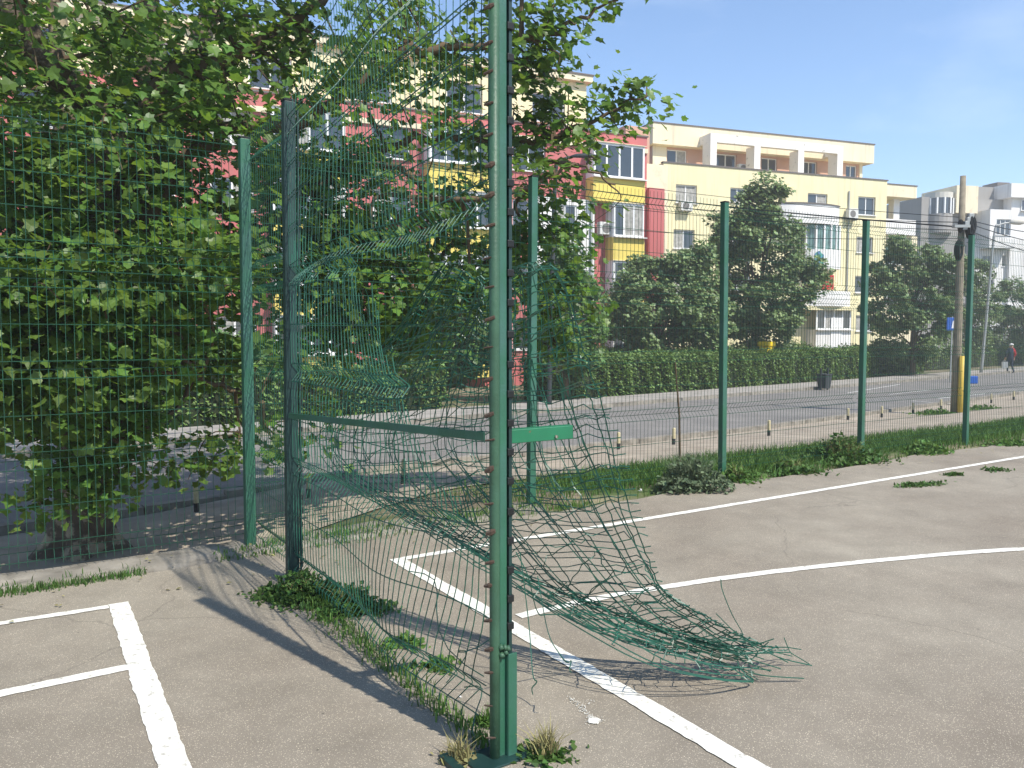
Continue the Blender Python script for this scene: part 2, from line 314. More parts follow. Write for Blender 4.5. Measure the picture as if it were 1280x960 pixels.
# court asphalt, its edge along the fence slightly ragged
edge = [(a, -0.24 + 0.05 * math.sin(a * 1.7) + rnd.uniform(-0.025, 0.025)) for a in np.arange(-14, 26, 0.12)]
poly = [tuple(FP(-60, -70)), tuple(FP(60, -70)), tuple(FP(60, -0.24))] + [tuple(FP(a, b)) for a, b in edge[::-1]] + [tuple(FP(-60, -0.24))]
struct(link('court', mesh_np('court', [(x, y, 0.0) for x, y in poly], [[list(range(len(poly)))]], 'court')))
# concrete footing strip under the fence
kb = MB()
cols_ = np.arange(-14, 2.75, 0.25); prof = [(-0.25, -0.05), (-0.21, 0.018), (-0.1, 0.03), (0.12, 0.028), (0.16, 0.01), (0.18, -0.35)]
V = [(*FP(a, b + rnd.uniform(-0.018, 0.018)), z + rnd.uniform(-0.012, 0.012)) for a in cols_ for b, z in prof]
k = len(prof); F = [(i * k + j, (i + 1) * k + j, (i + 1) * k + j + 1, i * k + j + 1) for i in range(len(cols_) - 1) for j in range(k - 1)]
struct(link('fence_footing', mesh_np('fence_footing', V, [F], 'concrete')))
strip('sandy_path', lambda a, u: FP(a, 1.75 + u * (4.0 + 0.1495 * max(a, -9) - 1.75 + 0.33)), np.concatenate([np.arange(-14, -1, 1.0), np.arange(-1, 4, 0.25), np.arange(4, 70, 1.0)]), np.linspace(0, 1, 40), 'sand', 0.004)
strip('road', RP, np.concatenate([np.arange(-40, 80, 2.0), [120, 200]]), np.linspace(0.2, 6.6, 9), 'road', 0.02)
strip('far_pavement', RP, np.concatenate([np.arange(-40, 80, 2.0), [120, 200]]), [6.78, 7.9, 9.0], 'pavement', 0.11)
for nm, q0, q1, h in (('near_kerb', 0.05, 0.2, 0.09), ('far_kerb', 6.6, 6.78, 0.13)):
    b_ = MB()
    for p in np.arange(-20, 60, 1.0):
        c4 = [RP(p + 0.008, q0), RP(p + 0.992, q0), RP(p + 0.992, q1), RP(p + 0.008, q1)]
        z = terr(*c4[0]); V = [(*c, z - 0.1) for c in c4] + [(*c, z + h) for c in c4]
        b_.add(V, [(4, 5, 6, 7), (0, 1, 5, 4), (1, 2, 6, 5), (2, 3, 7, 6), (3, 0, 4, 7)])
    struct(b_.obj(nm, 'concrete'))

def ribbon(name, pts, wd, m, z, label=None, ragged=0.0016, step=0.03):
    """painted line through 2-D points, with slightly ragged edges"""
    pts = [np.asarray(p, float) for p in pts]; dense = []
    for p, q in zip(pts[:-1], pts[1:]):
        n = max(2, int(np.linalg.norm(q - p) / step))
        dense += [p + (q - p) * i / n for i in range(n)]
    dense.append(pts[-1]); D = np.array(dense)
    T = np.gradient(D, axis=0); T /= np.linalg.norm(T, axis=1, keepdims=True); N = np.stack([-T[:, 1], T[:, 0]], 1)
    W = np.broadcast_to(np.interp(np.linspace(0, 1, len(D)), np.linspace(0, 1, np.size(wd)), np.atleast_1d(wd)), len(D)) / 2
    sm = lambda: np.convolve(rng.normal(0, ragged * 2.2, len(D) + 8), np.ones(5) / 5, 'same')[4:-4] + rng.normal(0, ragged, len(D))
    l = D + N * (W + sm())[:, None]; r_ = D - N * (W + sm())[:, None]
    zf = (lambda p: z) if not callable(z) else z
    V = [(*p, zf(p)) for p in l] + [(*p, zf(p)) for p in r_]; n = len(D)
    return struct(link(name, mesh_np(name, V, [[(i, n + i, n + i + 1, i + 1) for i in range(n - 1)]], m)))
def spline(P, n=14):
    P = [np.asarray(p, float) for p in P]; P = [2 * P[0] - P[1]] + P + [2 * P[-1] - P[-2]]; out = []
    for i in range(1, len(P) - 2):
        for j in range(n):
            t = j / n; a, b, c, d = P[i - 1:i + 3]
            out.append(0.5 * (2 * b + (c - a) * t + (2 * a - 5 * b + 4 * c - d) * t * t + (3 * b - a - 3 * c + d) * t ** 3))
    out.append(P[-2]); return out
# right court: goal line, side line, keeper's arc
gc = G(497, 700)
dgl = G(948, 965) - gc; dgl /= np.linalg.norm(dgl)
ribbon('court_line', [gc - dgl * 0.03, gc + dgl * 7], 0.1, 'paint_line', 0.0045)
sl = G(1275, 572) - gc; sl /= np.linalg.norm(sl)
ribbon('court_line', [gc + sl * 0.05, gc + sl * 22], 0.075, 'paint_line', 0.0045)
ribbon('court_line', spline([G(648, 771), G(740, 750), G(840, 733), G(960, 716), G(1120, 699), G(1275, 687), G(1500, 681)]), [0.072, 0.08], 'paint_line', 0.0045)
# left court: goal line and two thinner lines
g2 = G(149, 757); d2 = G(219, 962) - g2; d2 /= np.linalg.norm(d2)
ribbon('court_line', [g2 - d2 * 0.04, g2 + d2 * 6], 0.105, 'paint_line', 0.0045, ragged=0.0018)
l1 = G(0, 782) - G(142, 760); l1 /= np.linalg.norm(l1)
ribbon('court_line', [g2 + l1 * 0.05, g2 + l1 * 6], 0.062, 'paint_line', 0.0045)
h2 = G(162, 834); l2 = G(0, 868) - h2; l2 /= np.linalg.norm(l2)
ribbon('court_line', [h2 + l2 * 0.0 - l2 * 0.03, h2 + l2 * 6], 0.078, 'paint_line', 0.004)
# blot of spilt line paint with its drip
sp = MB(); c0 = G(743, 902)
def blob(mb, c, r, n=18, z=0.004, ax=(1, 0), el=1.0, jit=0.25):
    ax = np.array(ax) / np.linalg.norm(ax); ay = np.array([-ax[1], ax[0]])
    P = [c + ax * r * el * (1 + rnd.uniform(-jit, jit)) * math.cos(t) + ay * r * (1 + rnd.uniform(-jit, jit)) * math.sin(t) for t in np.linspace(0, 2 * math.pi, n, endpoint=False)]
    mb.add([(*p, z) for p in P], [list(range(n))])
blob(sp, c0, 0.026, 26, z=0.005, jit=0.18)
for i in range(60): blob(sp, c0 + np.array([rnd.gauss(0, 0.018), rnd.gauss(0, 0.018)]), rnd.uniform(0.0015, 0.004), 6)
dd = G(712, 872) - c0
for i in range(150): blob(sp, c0 + dd * rnd.random() + np.array([rnd.gauss(0, 0.009), rnd.gauss(0, 0.009)]), rnd.uniform(0.001, 0.0035), 6)
for i in range(30): blob(sp, c0 + dd * 0.5 + (G(722, 868) - G(712, 876)) * i / 22 + np.array([rnd.gauss(0, 0.006), rnd.gauss(0, 0.006)]), rnd.uniform(0.001, 0.003), 6)
struct(sp.obj('paint_spill', 'paint_line'))
zr = lambda p: terr(p[0], p[1]) + 0.026
for q in ([(1112, 494), (1165, 488)], [(1140, 502), (1190, 506)], [(1172, 499), (1232, 493)], [(1060, 492), (1125, 481)]):
    ribbon('road_marking', [GT(*q[0])[:2], GT(*q[1])[:2]], 0.12, 'road_line', zr, step=0.4)

# ------------------------------------------------------------------ welded mesh fence
WR = 0.0027
def panel_lines(zs0, zs1, bends, depth=0.045, half=0.055):
    prof = [(zs0, 0.0)]
    for bz in bends: prof += [(bz - half, 0.0), (bz, depth), (bz + half, 0.0)]
    prof.append((zs1, 0.0)); hz = []
    for bz in bends: hz += [(bz - half, 0.0), (bz + 0.0, depth), (bz + half, 0.0)]
    allb = sorted([b for b in bends])
    for p, q in zip(allb[:-1], allb[1:]):
        n = max(1, round((q - p - 2 * half) / 0.2)); 
        for i in range(1, n): hz.append((p + half + (q - p - 2 * half) * i / n, 0.0))
    return prof, hz
LOW = panel_lines(0.03, 1.95, [0.12, 0.71, 1.29, 1.87]); UP = panel_lines(1.97, 2.92, [2.05, 2.8])
def panel_mesh(name, width, spec, m='wire'):
    prof, hz = spec; mb = MB()
    xs = np.arange(0.03, width - 0.02, 0.05)
    P = np.array([[(x, y, z) for z, y in prof] for x in xs]); mb.tubes(P, WR * 0.85, 3)
    H = np.array([[(0.0, y, z), (width / 2, y, z), (width, y, z)] for z, y in hz]); H[:, :, 1] += 0.005; mb.tubes(H, WR * 1.1, 3)
    return mb.mesh(name, m)
def post(parent, a, b, h, wd=0.06, m='green', name='post', zb=0.0, rz=TA, clips=True):
    c = FP(a, b); mb = MB().box(-wd / 2, wd / 2, -wd / 2, wd / 2, -0.3, h)
    o = mb.obj(name, m, parent); o.location = (*c, zb); o.rotation_euler = (rnd.uniform(-0.004, 0.004), rnd.uniform(-0.008, 0.008), rz); bevel(o, 0.006)
    cp = MB().box(-wd / 2 - 0.002, wd / 2 + 0.002, -wd / 2 - 0.002, wd / 2 + 0.002, h, h + 0.012).obj('cap', 'black', o)
    if clips:
        for z in np.arange(0.2, h, 0.28):
            c_ = MB().box(wd / 2 - 0.01, wd / 2 + 0.012, wd / 2 - 0.002, wd / 2 + 0.02, 0, 0.035).obj('clip', 'black', o); c_.location = (0, 0, z)
    return o
roadf = tag(empty('road_fence', (*FP(0, 0), 0)), 'long green welded mesh fence along the road with square posts', 'fence')
lowm = panel_mesh('mesh_panel', 2.44, LOW); upm = panel_mesh('mesh_panel_top', 2.44, UP)
def rel(o, root):  # keep world placement under an unrotated root
    o.parent = root; o.location = Vector(o.location) - root.location; return o
for i in range(-4, 7):
    o = post(None, i * 2.5, 0.0, 2.93, 0.065 if i else 0.07, 'green'); rel(o, roadf)
for i in range(-4, 6):
    for me in (lowm, upm):
        o = link('mesh_panel', me); p = FP(i * 2.5 + 0.03, 0.045); o.location = (*p, 0.04); o.rotation_euler = (0, rnd.uniform(-0.004, 0.004), TA); rel(o, roadf)
    continue
    rail = MB().box(0, 2.44, 0, 0.006, 1.955, 1.966).obj('joint_strip', 'wire'); p = FP(i * 2.5 + 0.03, 0.05); rail.location = (*p, 0.03); rail.rotation_euler = (0, 0, TA); rel(rail, roadf)

# dividing fence: from the corner post towards the camera
DA = TD - math.pi / 2                       # local x runs along -n
divf = tag(empty('dividing_fence', (*FD(0, -1.0), 0)), 'torn green mesh fence between the two courts, ending at a pipe post', 'fence')
o = post(None, 0, -1.0, 2.95, 0.07, 'green_dark', clips=False); o.location = (*FD(0, -1.0), 0); rel(o, divf)
fl = MB().box(-0.045, -0.036, -0.05, -0.03, 0, 2.9).box(0.037, 0.045, -0.05, -0.03, 0, 2.9).obj('post_flange', 'green_dark', o)
for z in np.arange(0.1, 2.9, 0.085):
    c_ = MB().box(0.046, 0.058, -0.034, -0.012, 0, 0.03).obj('clip', 'black', o); c_.location = (0, 0, z)
s1 = panel_mesh('mesh_panel_short', 0.93, LOW); s2 = panel_mesh('mesh_panel_short_top', 0.93, UP)
for me in (s1, s2):
    o = link('mesh_panel', me); p = FD(0.03, -0.04); o.location = (*p, 0.03); o.rotation_euler = (0, 0, DA); rel(o, divf)
SPAN = 2.47
P375 = FD(0, -1.0)
def DP(s, z, off=0.0):  # in-plane point of the dividing fence, s from the dark post
    p = P375 - nd_ * s + td * off; return np.array([p[0], p[1], z])
# upper panel still hanging, buckled a little
prof, hz = panel_lines(1.96, 3.3, [2.06, 2.95])
def buck(s, z):
    k = math.sin(math.pi * s / SPAN)
    return DP(s, z - 0.15 * (1 - s / SPAN) + 0.05 * k * math.sin(2.1 * s) + (0.10 * s / SPAN if z > 2.5 else 0), 0.05 * k * math.sin(3.0 * s + z * 2))
mb = MB(); off = tv
for x in np.arange(0.05, SPAN - 0.02, 0.05):
    top = 3.32 - (0.25 + 0.1 * rnd.random()) * max(0, 1 - x / 0.7)
    pr = [(min(z, top), y) for z, y in prof]; pr[-1] = (top + 0.001, 0)
    Pz = np.array([buck(x, z) + np.array([*(tv * y), 0]) for z, y in pr]); mb.tubes(Pz, WR * 0.78, 3)
for z, y in hz + [(2.35, 0), (2.53, 0), (2.72, 0), (3.1, 0), (3.28, 0), (3.0, 0.02)]:
    s0 = 0.0 if z < 3.05 else 0.35
    Pz = np.array([buck(s, z) + np.array([*(tv * (y + 0.005)), 0]) for s in np.linspace(s0, SPAN - 0.03, 14)]); mb.tubes(Pz, WR * 1.15, 3)
o = mb.obj('hanging_panel', 'wire_dark'); rel(o, divf)
# lower panel remnant: whole near the dark post, ragged towards the pipe post
mb = MB(); prof, hz = LOW
def zc(s): return 1.98 if s < 1.0 else 1.98 - 1.15 * sst(1.0, 2.3, s) + 0.12 * math.sin(9 * s)
def wob(s, z):
    k = sst(0.5, 2.2, s)
    return DP(s + 0.03 * k * math.sin(5 * z + 2 * s), z + 0.03 + 0.035 * k * math.sin(3.2 * s + 1.0), k * 0.06 * math.sin(4.3 * z + 2.5 * s) - 0.03 * k)
for x in np.arange(0.05, SPAN - 0.12, 0.05):
    top = zc(x) * rnd.uniform(0.9, 1.06); zz = [z for z, y in prof if z < top] + [top]; yy = [y for z, y in prof if z < top] + [0]
    zs = np.interp(np.linspace(0, 1, 22), np.linspace(0, 1, len(zz)), zz); zs = np.unique(np.concatenate([zs, zz])); ys = np.interp(zs, zz, yy)
    zs = np.interp(np.linspace(0, 1, 30), np.linspace(0, 1, len(zs)), zs); ys = np.interp(zs, zz, yy)
    jx = rnd.gauss(0, 0.008) * sst(1.0, 2.0, x)
    Pz = np.array([wob(x + jx * z, z) + np.array([*(tv * y * (1 + 0.6 * sst(1.2, 2.2, x))), 0]) for z, y in zip(zs, ys)]); mb.tubes(Pz, WR, 3)
for z, y in hz:
    ss = [s for s in np.linspace(0, SPAN - 0.08, 50) if zc(s) > z - 0.02]
    if len(ss) < 3: continue
    ss = np.linspace(0, ss[-1], 24)
    Pz = np.array([wob(s, z) + np.array([*(tv * (y + 0.005)), 0]) for s in ss]); mb.tubes(Pz, WR * 1.15, 3)
for (s0, z0, s1_, z1) in ((2.05, 0.12, 2.36, 0.45), (1.7, 0.5, 2.3, 0.28), (2.2, 0.16, 2.44, -0.01)):
    mb.tubes(np.array([DP(s0 + (s1_ - s0) * q, z0 + (z1 - z0) * q + 0.05 * math.sin(5 * q), 0.05 * math.sin(7 * q)) for q in np.linspace(0, 1, 9)]), WR, 3)
o = mb.obj('mesh_panel', 'wire_dark'); rel(o, divf)

# pipe post with its ladder of clips
mp_ = FD(0, -1.0 - SPAN); mroot = tag(empty('end_post', (*mp_, 0)), 'weathered green steel end post of welded pipe and tube with black clips', 'post')
mroot.rotation_euler = (0, 0, TA)
def circ(r, n): return [(r * math.cos(t), r * math.sin(t)) for t in np.linspace(0, 2 * math.pi, n, endpoint=False)]
HT = 3.1
pp = MB(); pp.tubes(np.array([(-0.026, -0.006, z) for z in (-0.1, 0.4, 0.42, 1.5, HT)]), 0.0185, 18); pp.obj('pipe', 'green_old', mroot, True)
o = MB().box(-0.008, 0.024, -0.012, 0.034, -0.1, HT).obj('square_tube', 'green', mroot); bevel(o, 0.004)
o = MB().box(0.034, 0.047, -0.01, 0.012, 0.36, HT).obj('clip_strip', 'green_dark', mroot)
for i, z in enumerate(np.arange(0.47, HT, 0.107)):
    c_ = MB().box(0.024, 0.052, -0.018, 0.014, 0, 0.026).obj('clip', 'black', mroot); c_.location = (0, 0, z + rnd.uniform(-0.004, 0.004)); bevel(c_, 0.003)
for i, z in enumerate(np.arange(0.1, HT, 0.107)):
    c_ = MB(); c_.tubes(np.array([(-0.058, 0.006, -0.003), (-0.045, -0.012, 0.001), (-0.036, -0.022, 0.004)]), [0.0035, 0.0055 + rnd.uniform(-0.0015, 0.002), 0.004], 6); c_ = c_.obj('weld_stub', 'rust', mroot); c_.location = (0, 0, z + rnd.uniform(-0.014, 0.014)); c_.rotation_euler = (0, 0, rnd.uniform(-0.25, 0.1)); c_.scale = (1, 1, rnd.uniform(0.7, 2.2))
sl_ = MB()
sl_.box(0.018, 0.056, -0.03, -0.026, -0.1, 0.39).box(0.018, 0.056, 0.008, 0.012, -0.1, 0.375).box(0.0165, 0.0195, -0.0265, 0.0085, -0.1, 0.385).box(0.0525, 0.0565, -0.0265, 0.0085, -0.1, 0.38)
bevel(sl_.obj('sleeve', 'green', mroot), 0.0015)
wb = MB()
for i in range(7):
    q = np.array([-0.012 + rnd.uniform(-0.012, 0.03), -0.02, 0.40 + rnd.uniform(-0.02, 0.02)]); wb.tubes(np.array([q, q + [0.004, -0.006, 0.008], q + [0.01, 0.004, 0.016]]), [0.006, 0.011, 0.004], 7)
wb.obj('weld_bead', 'green_old', mroot, True)
bevel(MB().box(-0.13, 0.09, -0.07, 0.07, 0.0, 0.009).obj('base_plate', 'green_dark', mroot), 0.003)
bevel(MB().box(-0.2, -0.165, -0.25, 0.1, 0.001, 0.022).obj('base_angle', 'green_dark', mroot), 0.003)
# flat bar across the torn span and the stub of channel on the other side
def bar(name, p, q, hgt, th, m, label, cat):
    p = np.array(p); q = np.array(q); d = q - p; ln = np.linalg.norm(d); yaw = math.atan2(d[1], d[0]); pt = -math.asin(d[2] / ln)
    o = MB().box(0, ln, -th / 2, th / 2, -hgt / 2, hgt / 2).obj(name, m); o.location = p; o.rotation_euler = (0, pt, yaw); bevel(o, 0.003); return o
o = bar('cross_bar', DP(0.1, 1.06, -0.035), DP(SPAN - 0.02, 1.185, -0.05), 0.034, 0.006, 'green', None, None); rel(o, divf); 
cp0 = np.array([*mp_, 1.18]) + np.array([*(tv * 0.045), 0]); cp1 = at(716, 540, 3.02)
ch = bar('channel_stub', cp0, cp1, 0.05, 0.004, 'green_bright', None, None)
ln = np.linalg.norm(cp1 - cp0)
MB().box(0.0, ln, 0.002, 0.035, -0.026, -0.021).obj('flange', 'rust', ch); MB().box(0.0, ln, 0.002, 0.035, 0.021, 0.026).obj('flange', 'green_bright', ch)
b_ = MB(); b_.tubes(np.array([(ln * 0.72, -0.009, -0.012), (ln * 0.72, 0.02, -0.012)]), 0.006, 8); b_.obj('bolt', 'rust', ch)
rel(ch, mroot); ch.parent = None; ch.location = Vector(cp0); 
ch.rotation_mode = 'XYZ'
mw = Matrix.Translation(Vector((*mp_, 0))) @ Matrix.Rotation(TA, 4, 'Z')
chm = Matrix.Translation(Vector(cp0)) @ ch.rotation_euler.to_matrix().to_4x4()
ch.parent = mroot; ch.matrix_basis = mw.inverted() @ chm

# fallen panel: rotated, caught on the fence, its far corner on the asphalt
def curve(pts): 
    P = np.array(spline(pts, 10)); d = np.concatenate([[0], np.cumsum(np.linalg.norm(np.diff(P, axis=0), axis=1))]); d /= d[-1]
    return lambda p: np.array([np.interp(p, d, P[:, i]) for i in range(3)])
Ec = curve([at(668, 338, 3.25), at(692, 345, 3.3), at(722, 420, 3.35), at(752, 520, 3.4), at(775, 590, 3.42), at(806, 670, 3.45), at(832, 738, 3.5), at(880, 778, 3.58), at(940, 806, 3.66), at(994, 818, 3.72)])
Lc = curve([at(548, 338, 3.85), at(500, 400, 4.15), at(440, 480, 4.5), at(400, 560, 4.72), at(470, 635, 4.4), at(560, 690, 3.95), at(650, 732, 3.68), at(745, 782, 3.5), at(845, 815, 3.45), at(915, 836, 3.52)])
QB = [0.0, 0.025, 0.08, 0.11, 0.2, 0.22, 0.3, 0.41, 0.49, 0.515, 0.54, 0.62, 0.7, 0.72, 0.82, 0.86, 0.92, 0.95, 0.98, 1.0]
def sheet(p, q):
    a = Ec(p); b = Lc(p); x = a + (b - a) * q
    sag = math.sin(math.pi * q) * (0.075 * math.sin(math.pi * min(1, p * 1.05)))
    ln = np.linalg.norm(b - a)
    bump_ = 0.04 * math.sin(9 * p + 3 * q) * math.sin(6 * q + 2) + 0.014 * math.sin(19 * p + 9 * q)
    k = min(1.0, ln / 0.5)
    y = x + np.array([0.35, -0.1, -0.55]) * sag * k + np.array([0.25, -0.35, 0.8]) * bump_ * k
    y[2] = max(y[2], 0.012 + 0.01 * abs(math.sin(40 * p + 20 * q))); return y
def vb(q):   # v-bends across the panel
    return 0.035 * max(0, 1 - abs(q - 0.06) / 0.05) + 0.04 * max(0, 1 - abs(q - 0.515) / 0.045) + 0.04 * max(0, 1 - abs(q - 0.95) / 0.045)
mb = MB()
for i, p in enumerate(np.concatenate([np.linspace(0.0, 0.93, 62), [0.955, 0.985]])):
    qs = np.array([-0.03, 0.0, 0.03, 0.06, 0.1, 0.16, 0.22, 0.3, 0.38, 0.46, 0.515, 0.56, 0.64, 0.72, 0.8, 0.88, 0.92, 0.95, 0.98, 1.0])
    if 0.05 < p < 0.35 and rnd.random() < 0.3: qs = qs * rnd.uniform(0.5, 1)
    ph = rnd.uniform(0, 6); pj = rnd.gauss(0, 0.006)
    P = []
    for q in qs:
        y = sheet(min(1, max(0, p + pj * math.sin(4 * q + ph))), q); v = vb(q)
        P.append(y + np.array([0.4, -0.6, 0.7]) * v * min(1, np.linalg.norm(Ec(p) - Lc(p)) / 0.6))
    P = np.array(P); P[1:-1] += rng.normal(0, 0.006, (len(P) - 2, 3)); P[:, 2] = np.maximum(P[:, 2], 0.006); mb.tubes(P, WR * 1.08, 3)
for q in QB:
    ph = rnd.uniform(0, 6)
    P = np.array([sheet(p, q + 0.006 * math.sin(23 * p + ph)) + np.array([0.4, -0.6, 0.7]) * vb(q) for p in np.linspace(0, rnd.uniform(0.9, 1.0), 60)])
    P[1:-1] += rng.normal(0, 0.0035, (len(P) - 2, 3)); P[:, 2] = np.maximum(P[:, 2], 0.006); mb.tubes(P, WR * 1.2, 3)
# the panel is folded over itself: a second, looser layer nearer the ground
def sheet2(p, q):
    p2 = min(1.0, max(0.0, p + 0.16 * (q - 0.35))); y = sheet(p2, 0.02 + 0.98 * q)
    k = math.sin(math.pi * min(1, p * 1.02))
    y = y + np.array([0.30, -0.34, -0.10]) * k * (0.3 + 0.7 * q) * sst(0.3, 0.75, p) + np.array([-0.06, 0.12, 0.05]) * k * (1 - sst(0.25, 0.6, p))
    y = y + 0.025 * np.array([math.sin(17 * p + 5 * q), math.sin(13 * p + 8 * q + 1), math.sin(21 * p + 3 * q + 2)]) * k
    y[2] = max(y[2], 0.012 + 0.012 * abs(math.sin(33 * p + 17 * q))); return y
for i, p in enumerate(np.linspace(0.04, 0.93, 42)):
    qa = rnd.uniform(0, 0.25); qb = rnd.uniform(0.7, 1.0); ph = rnd.uniform(0, 6); qs = np.linspace(qa, qb, 17)
    P = [sheet2(min(1, max(0, p + 0.012 * math.sin(5 * q + ph))), q) + np.array([0.4, -0.6, 0.7]) * (0.022 * ((j % 4) - 1.5) * 0.5 + vb(q)) * min(1, 2.2 * (1 - p)) for j, q in enumerate(qs)]
    P = np.array(P); P[1:-1] += rng.normal(0, 0.009, (len(P) - 2, 3)); P[:, 2] = np.maximum(P[:, 2], 0.006); mb.tubes(P, WR, 3)
for q in (0.05, 0.12, 0.3, 0.33, 0.48, 0.52, 0.68, 0.8, 0.9, 0.94):
    ph = rnd.uniform(0, 6)
    mb.tubes(np.array([sheet2(p, q + 0.012 * math.sin(19 * p + ph)) for p in np.linspace(0.0 if q > 0.4 else 0.25, rnd.uniform(0.88, 0.98), 60)]), WR * 1.15, 3)
for i in range(16):
    q = rnd.random(); ph = rnd.uniform(0, 6); p0_ = rnd.uniform(0, 0.08); p1_ = rnd.uniform(0.35, 0.6)
    P = np.array([0.5 * (sheet(p, min(1, max(0, q + 0.1 * (p - 0.2) * math.sin(ph)))) + sheet2(p, q)) for p in np.linspace(p0_, p1_, 24)]); P[1:-1] += rng.normal(0, 0.006, (22, 3)); mb.tubes(P, WR, 3)
tp = tag(empty('fallen_mesh_panel', (*G(980, 835), 0)), 'crumpled dark green wire mesh panel torn loose, trailing onto the asphalt', 'wire mesh')
o = mb.obj('wire_grid', 'wire_dark'); rel(o, tp)
def strand(pts, d, m='wire_dark'):
    mb_ = MB(); mb_.tubes(np.array(spline([at(u, v, dd) for (u, v), dd in zip(pts, d)], 5)), WR, 4); o = mb_.obj('loose_wire', m); rel(o, tp)
strand([(650, 690), (657, 745), (662, 790), (666, 843), (671, 852), (665, 860), (666, 868)], [3.05] * 3 + [2.98] * 4)
strand([(672, 720), (685, 790), (700, 818), (709, 828), (714, 826), (712, 836), (714, 841)], [3.3, 3.25, 3.2, 3.15, 3.15, 3.1, 3.1])
strand([(901, 724), (903, 738), (915, 768), (928, 792), (922, 799), (905, 801)], [3.62] * 6)
strand([(645, 690), (660, 720), (672, 765), (690, 768), (760, 770), (800, 795), (860, 812)], [3.1, 3.1, 3.2, 3.25, 3.4, 3.4, 3.45])
strand([(980, 797), (986, 812), (990, 818)], [3.7] * 3)
for i in range(26):     # frayed ends fanning out at the tip
    p_ = rnd.uniform(0.86, 0.97); q_ = rnd.random(); a_ = sheet(p_, q_); tg = sheet(min(1, p_ + 0.02), q_) - sheet(p_ - 0.04, q_); tg /= np.linalg.norm(tg); ln = rnd.uniform(0.08, 0.3)
    b_ = a_ + tg * ln * 0.6 + np.array([rnd.gauss(0, 0.02), rnd.gauss(0, 0.03), rnd.gauss(0, 0.02)]); c_ = b_ + tg * ln * 0.4 + np.array([rnd.gauss(0.01, 0.03), rnd.gauss(0, 0.04), rnd.gauss(-0.01, 0.03)])
    P = np.array([a_, b_, c_]); P[:, 2] = np.maximum(P[:, 2], 0.006); m_ = MB(); m_.tubes(P, WR, 4); o = m_.obj('loose_wire', 'wire_dark'); rel(o, tp)
strand([(935, 840), (960, 845), (1005, 848)], [3.5, 3.5, 3.52])
for i in range(9):
    u0 = 655 + i * 30; strand([(u0, 735 + i * 4), (u0 + 30, 760 + i * 4 + rnd.uniform(-8, 8)), (u0 + 75, 782 + i * 4 + rnd.uniform(-8, 8)), (u0 + 120, 800 + i * 4)], [3.45, 3.44, 3.45, 3.48])

# ------------------------------------------------------------------ foliage builders
LEAF_V = np.array([(0, 0, 0), (0.2, -0.06, .01), (0.5, 0.1, .05), (0.41, 0.3, .05), (0.56, 0.56, .09), (0.26, 0.6, .04), (0.0, 1.0, -.06), (-0.26, 0.6, .04), (-0.56, 0.56, .09), (-0.41, 0.3, .05), (-0.5, 0.1, .05), (-0.2, -0.06, .01), (0, 0.3, -.02)])
LEAF_F = np.array([(12, i, (i + 1) % 12) for i in range(12)])
SL_V = np.array([(0, 0, 0), (0.36, 0.45, .1), (0, 1, 0), (-0.36, 0.45, .1)]); SL_F = np.array([(0, 1, 2), (0, 2, 3)])
def frames(n, up=0.6, sunw=0.4, jit=0.7, droop=0.3, rg=rng):
    N = rg.normal(0, jit, (n, 3)) + np.array([0, 0, up]) + np.array(sdir) * sunw; N /= np.linalg.norm(N, axis=1, keepdims=True)
    D = rg.normal(0, 1, (n, 3)); D[:, 2] -= droop; D -= N * (D * N).sum(1, keepdims=True); D /= np.linalg.norm(D, axis=1, keepdims=True)
    return np.cross(D, N), D, N
def scatter(Pos, size, base=(LEAF_V, LEAF_F), **kw):
    n = len(Pos); X, Y, Z = frames(n, **kw); bv, bf = base
    s = np.asarray(size)[:, None, None]
    V = Pos[:, None, :] + s * (bv[None, :, 0:1] * X[:, None] + bv[None, :, 1:2] * Y[:, None] + bv[None, :, 2:3] * Z[:, None])
    F = (np.arange(n) * len(bv))[:, None, None] + bf[None]
    return V.reshape(-1, 3), F.reshape(-1, bf.shape[1])
def ellip(n, c, r, shell=0.0):
    P = rng.normal(0, 1, (n, 3)); P /= np.linalg.norm(P, axis=1, keepdims=True)
    rad = (shell ** 3 + (1 - shell ** 3) * rng.random(n)) ** (1 / 3); return np.array(c) + P * rad[:, None] * np.array(r)

# ------------------------------------------------------------------ the plane tree behind the fence
tb = GT(100, 688); troot = tag(empty('plane_tree', tuple(tb)), 'big plane tree with spreading boughs and lobed leaves behind the mesh fence', 'tree')
tb = np.array(tb)
def rl(p): return np.asarray(p) - tb
tr = MB()
hgt = [(-0.15, 0.5), (0.0, 0.38), (0.15, 0.29), (0.4, 0.235), (0.9, 0.205), (1.5, 0.2), (2.1, 0.2), (2.5, 0.16)]
nn = 26; V = []
for z, r_ in hgt:
    for t in np.linspace(0, 2 * math.pi, nn, endpoint=False):
        fl_ = 1 + (0.28 * max(0, 1 - z / 0.5)) * math.sin(5 * t + 0.7) + 0.05 * math.sin(3 * t + z * 2) + rnd.uniform(-0.02, 0.02)
        V.append((r_ * fl_ * math.cos(t) + 0.04 * z, r_ * fl_ * math.sin(t), z))
F = [(j * nn + i, j * nn + (i + 1) % nn, (j + 1) * nn + (i + 1) % nn, (j + 1) * nn + i) for j in range(len(hgt) - 1) for i in range(nn)]
tr.add(V, F); tr.obj('trunk', 'bark', troot, True)
limbs = []
def limb(pts, r0, r1):
    P = np.array(spline(pts, 7)); P = P + rng.normal(0, 0.025, P.shape); mb = MB(); mb.tubes(P - tb, np.linspace(r0, r1, len(P)), 9)
    mb.obj('bough', 'twig' if r0 < 0.12 else 'bark', troot, True); limbs.append(P)
top = tb + np.array([0.08, 0, 2.3])
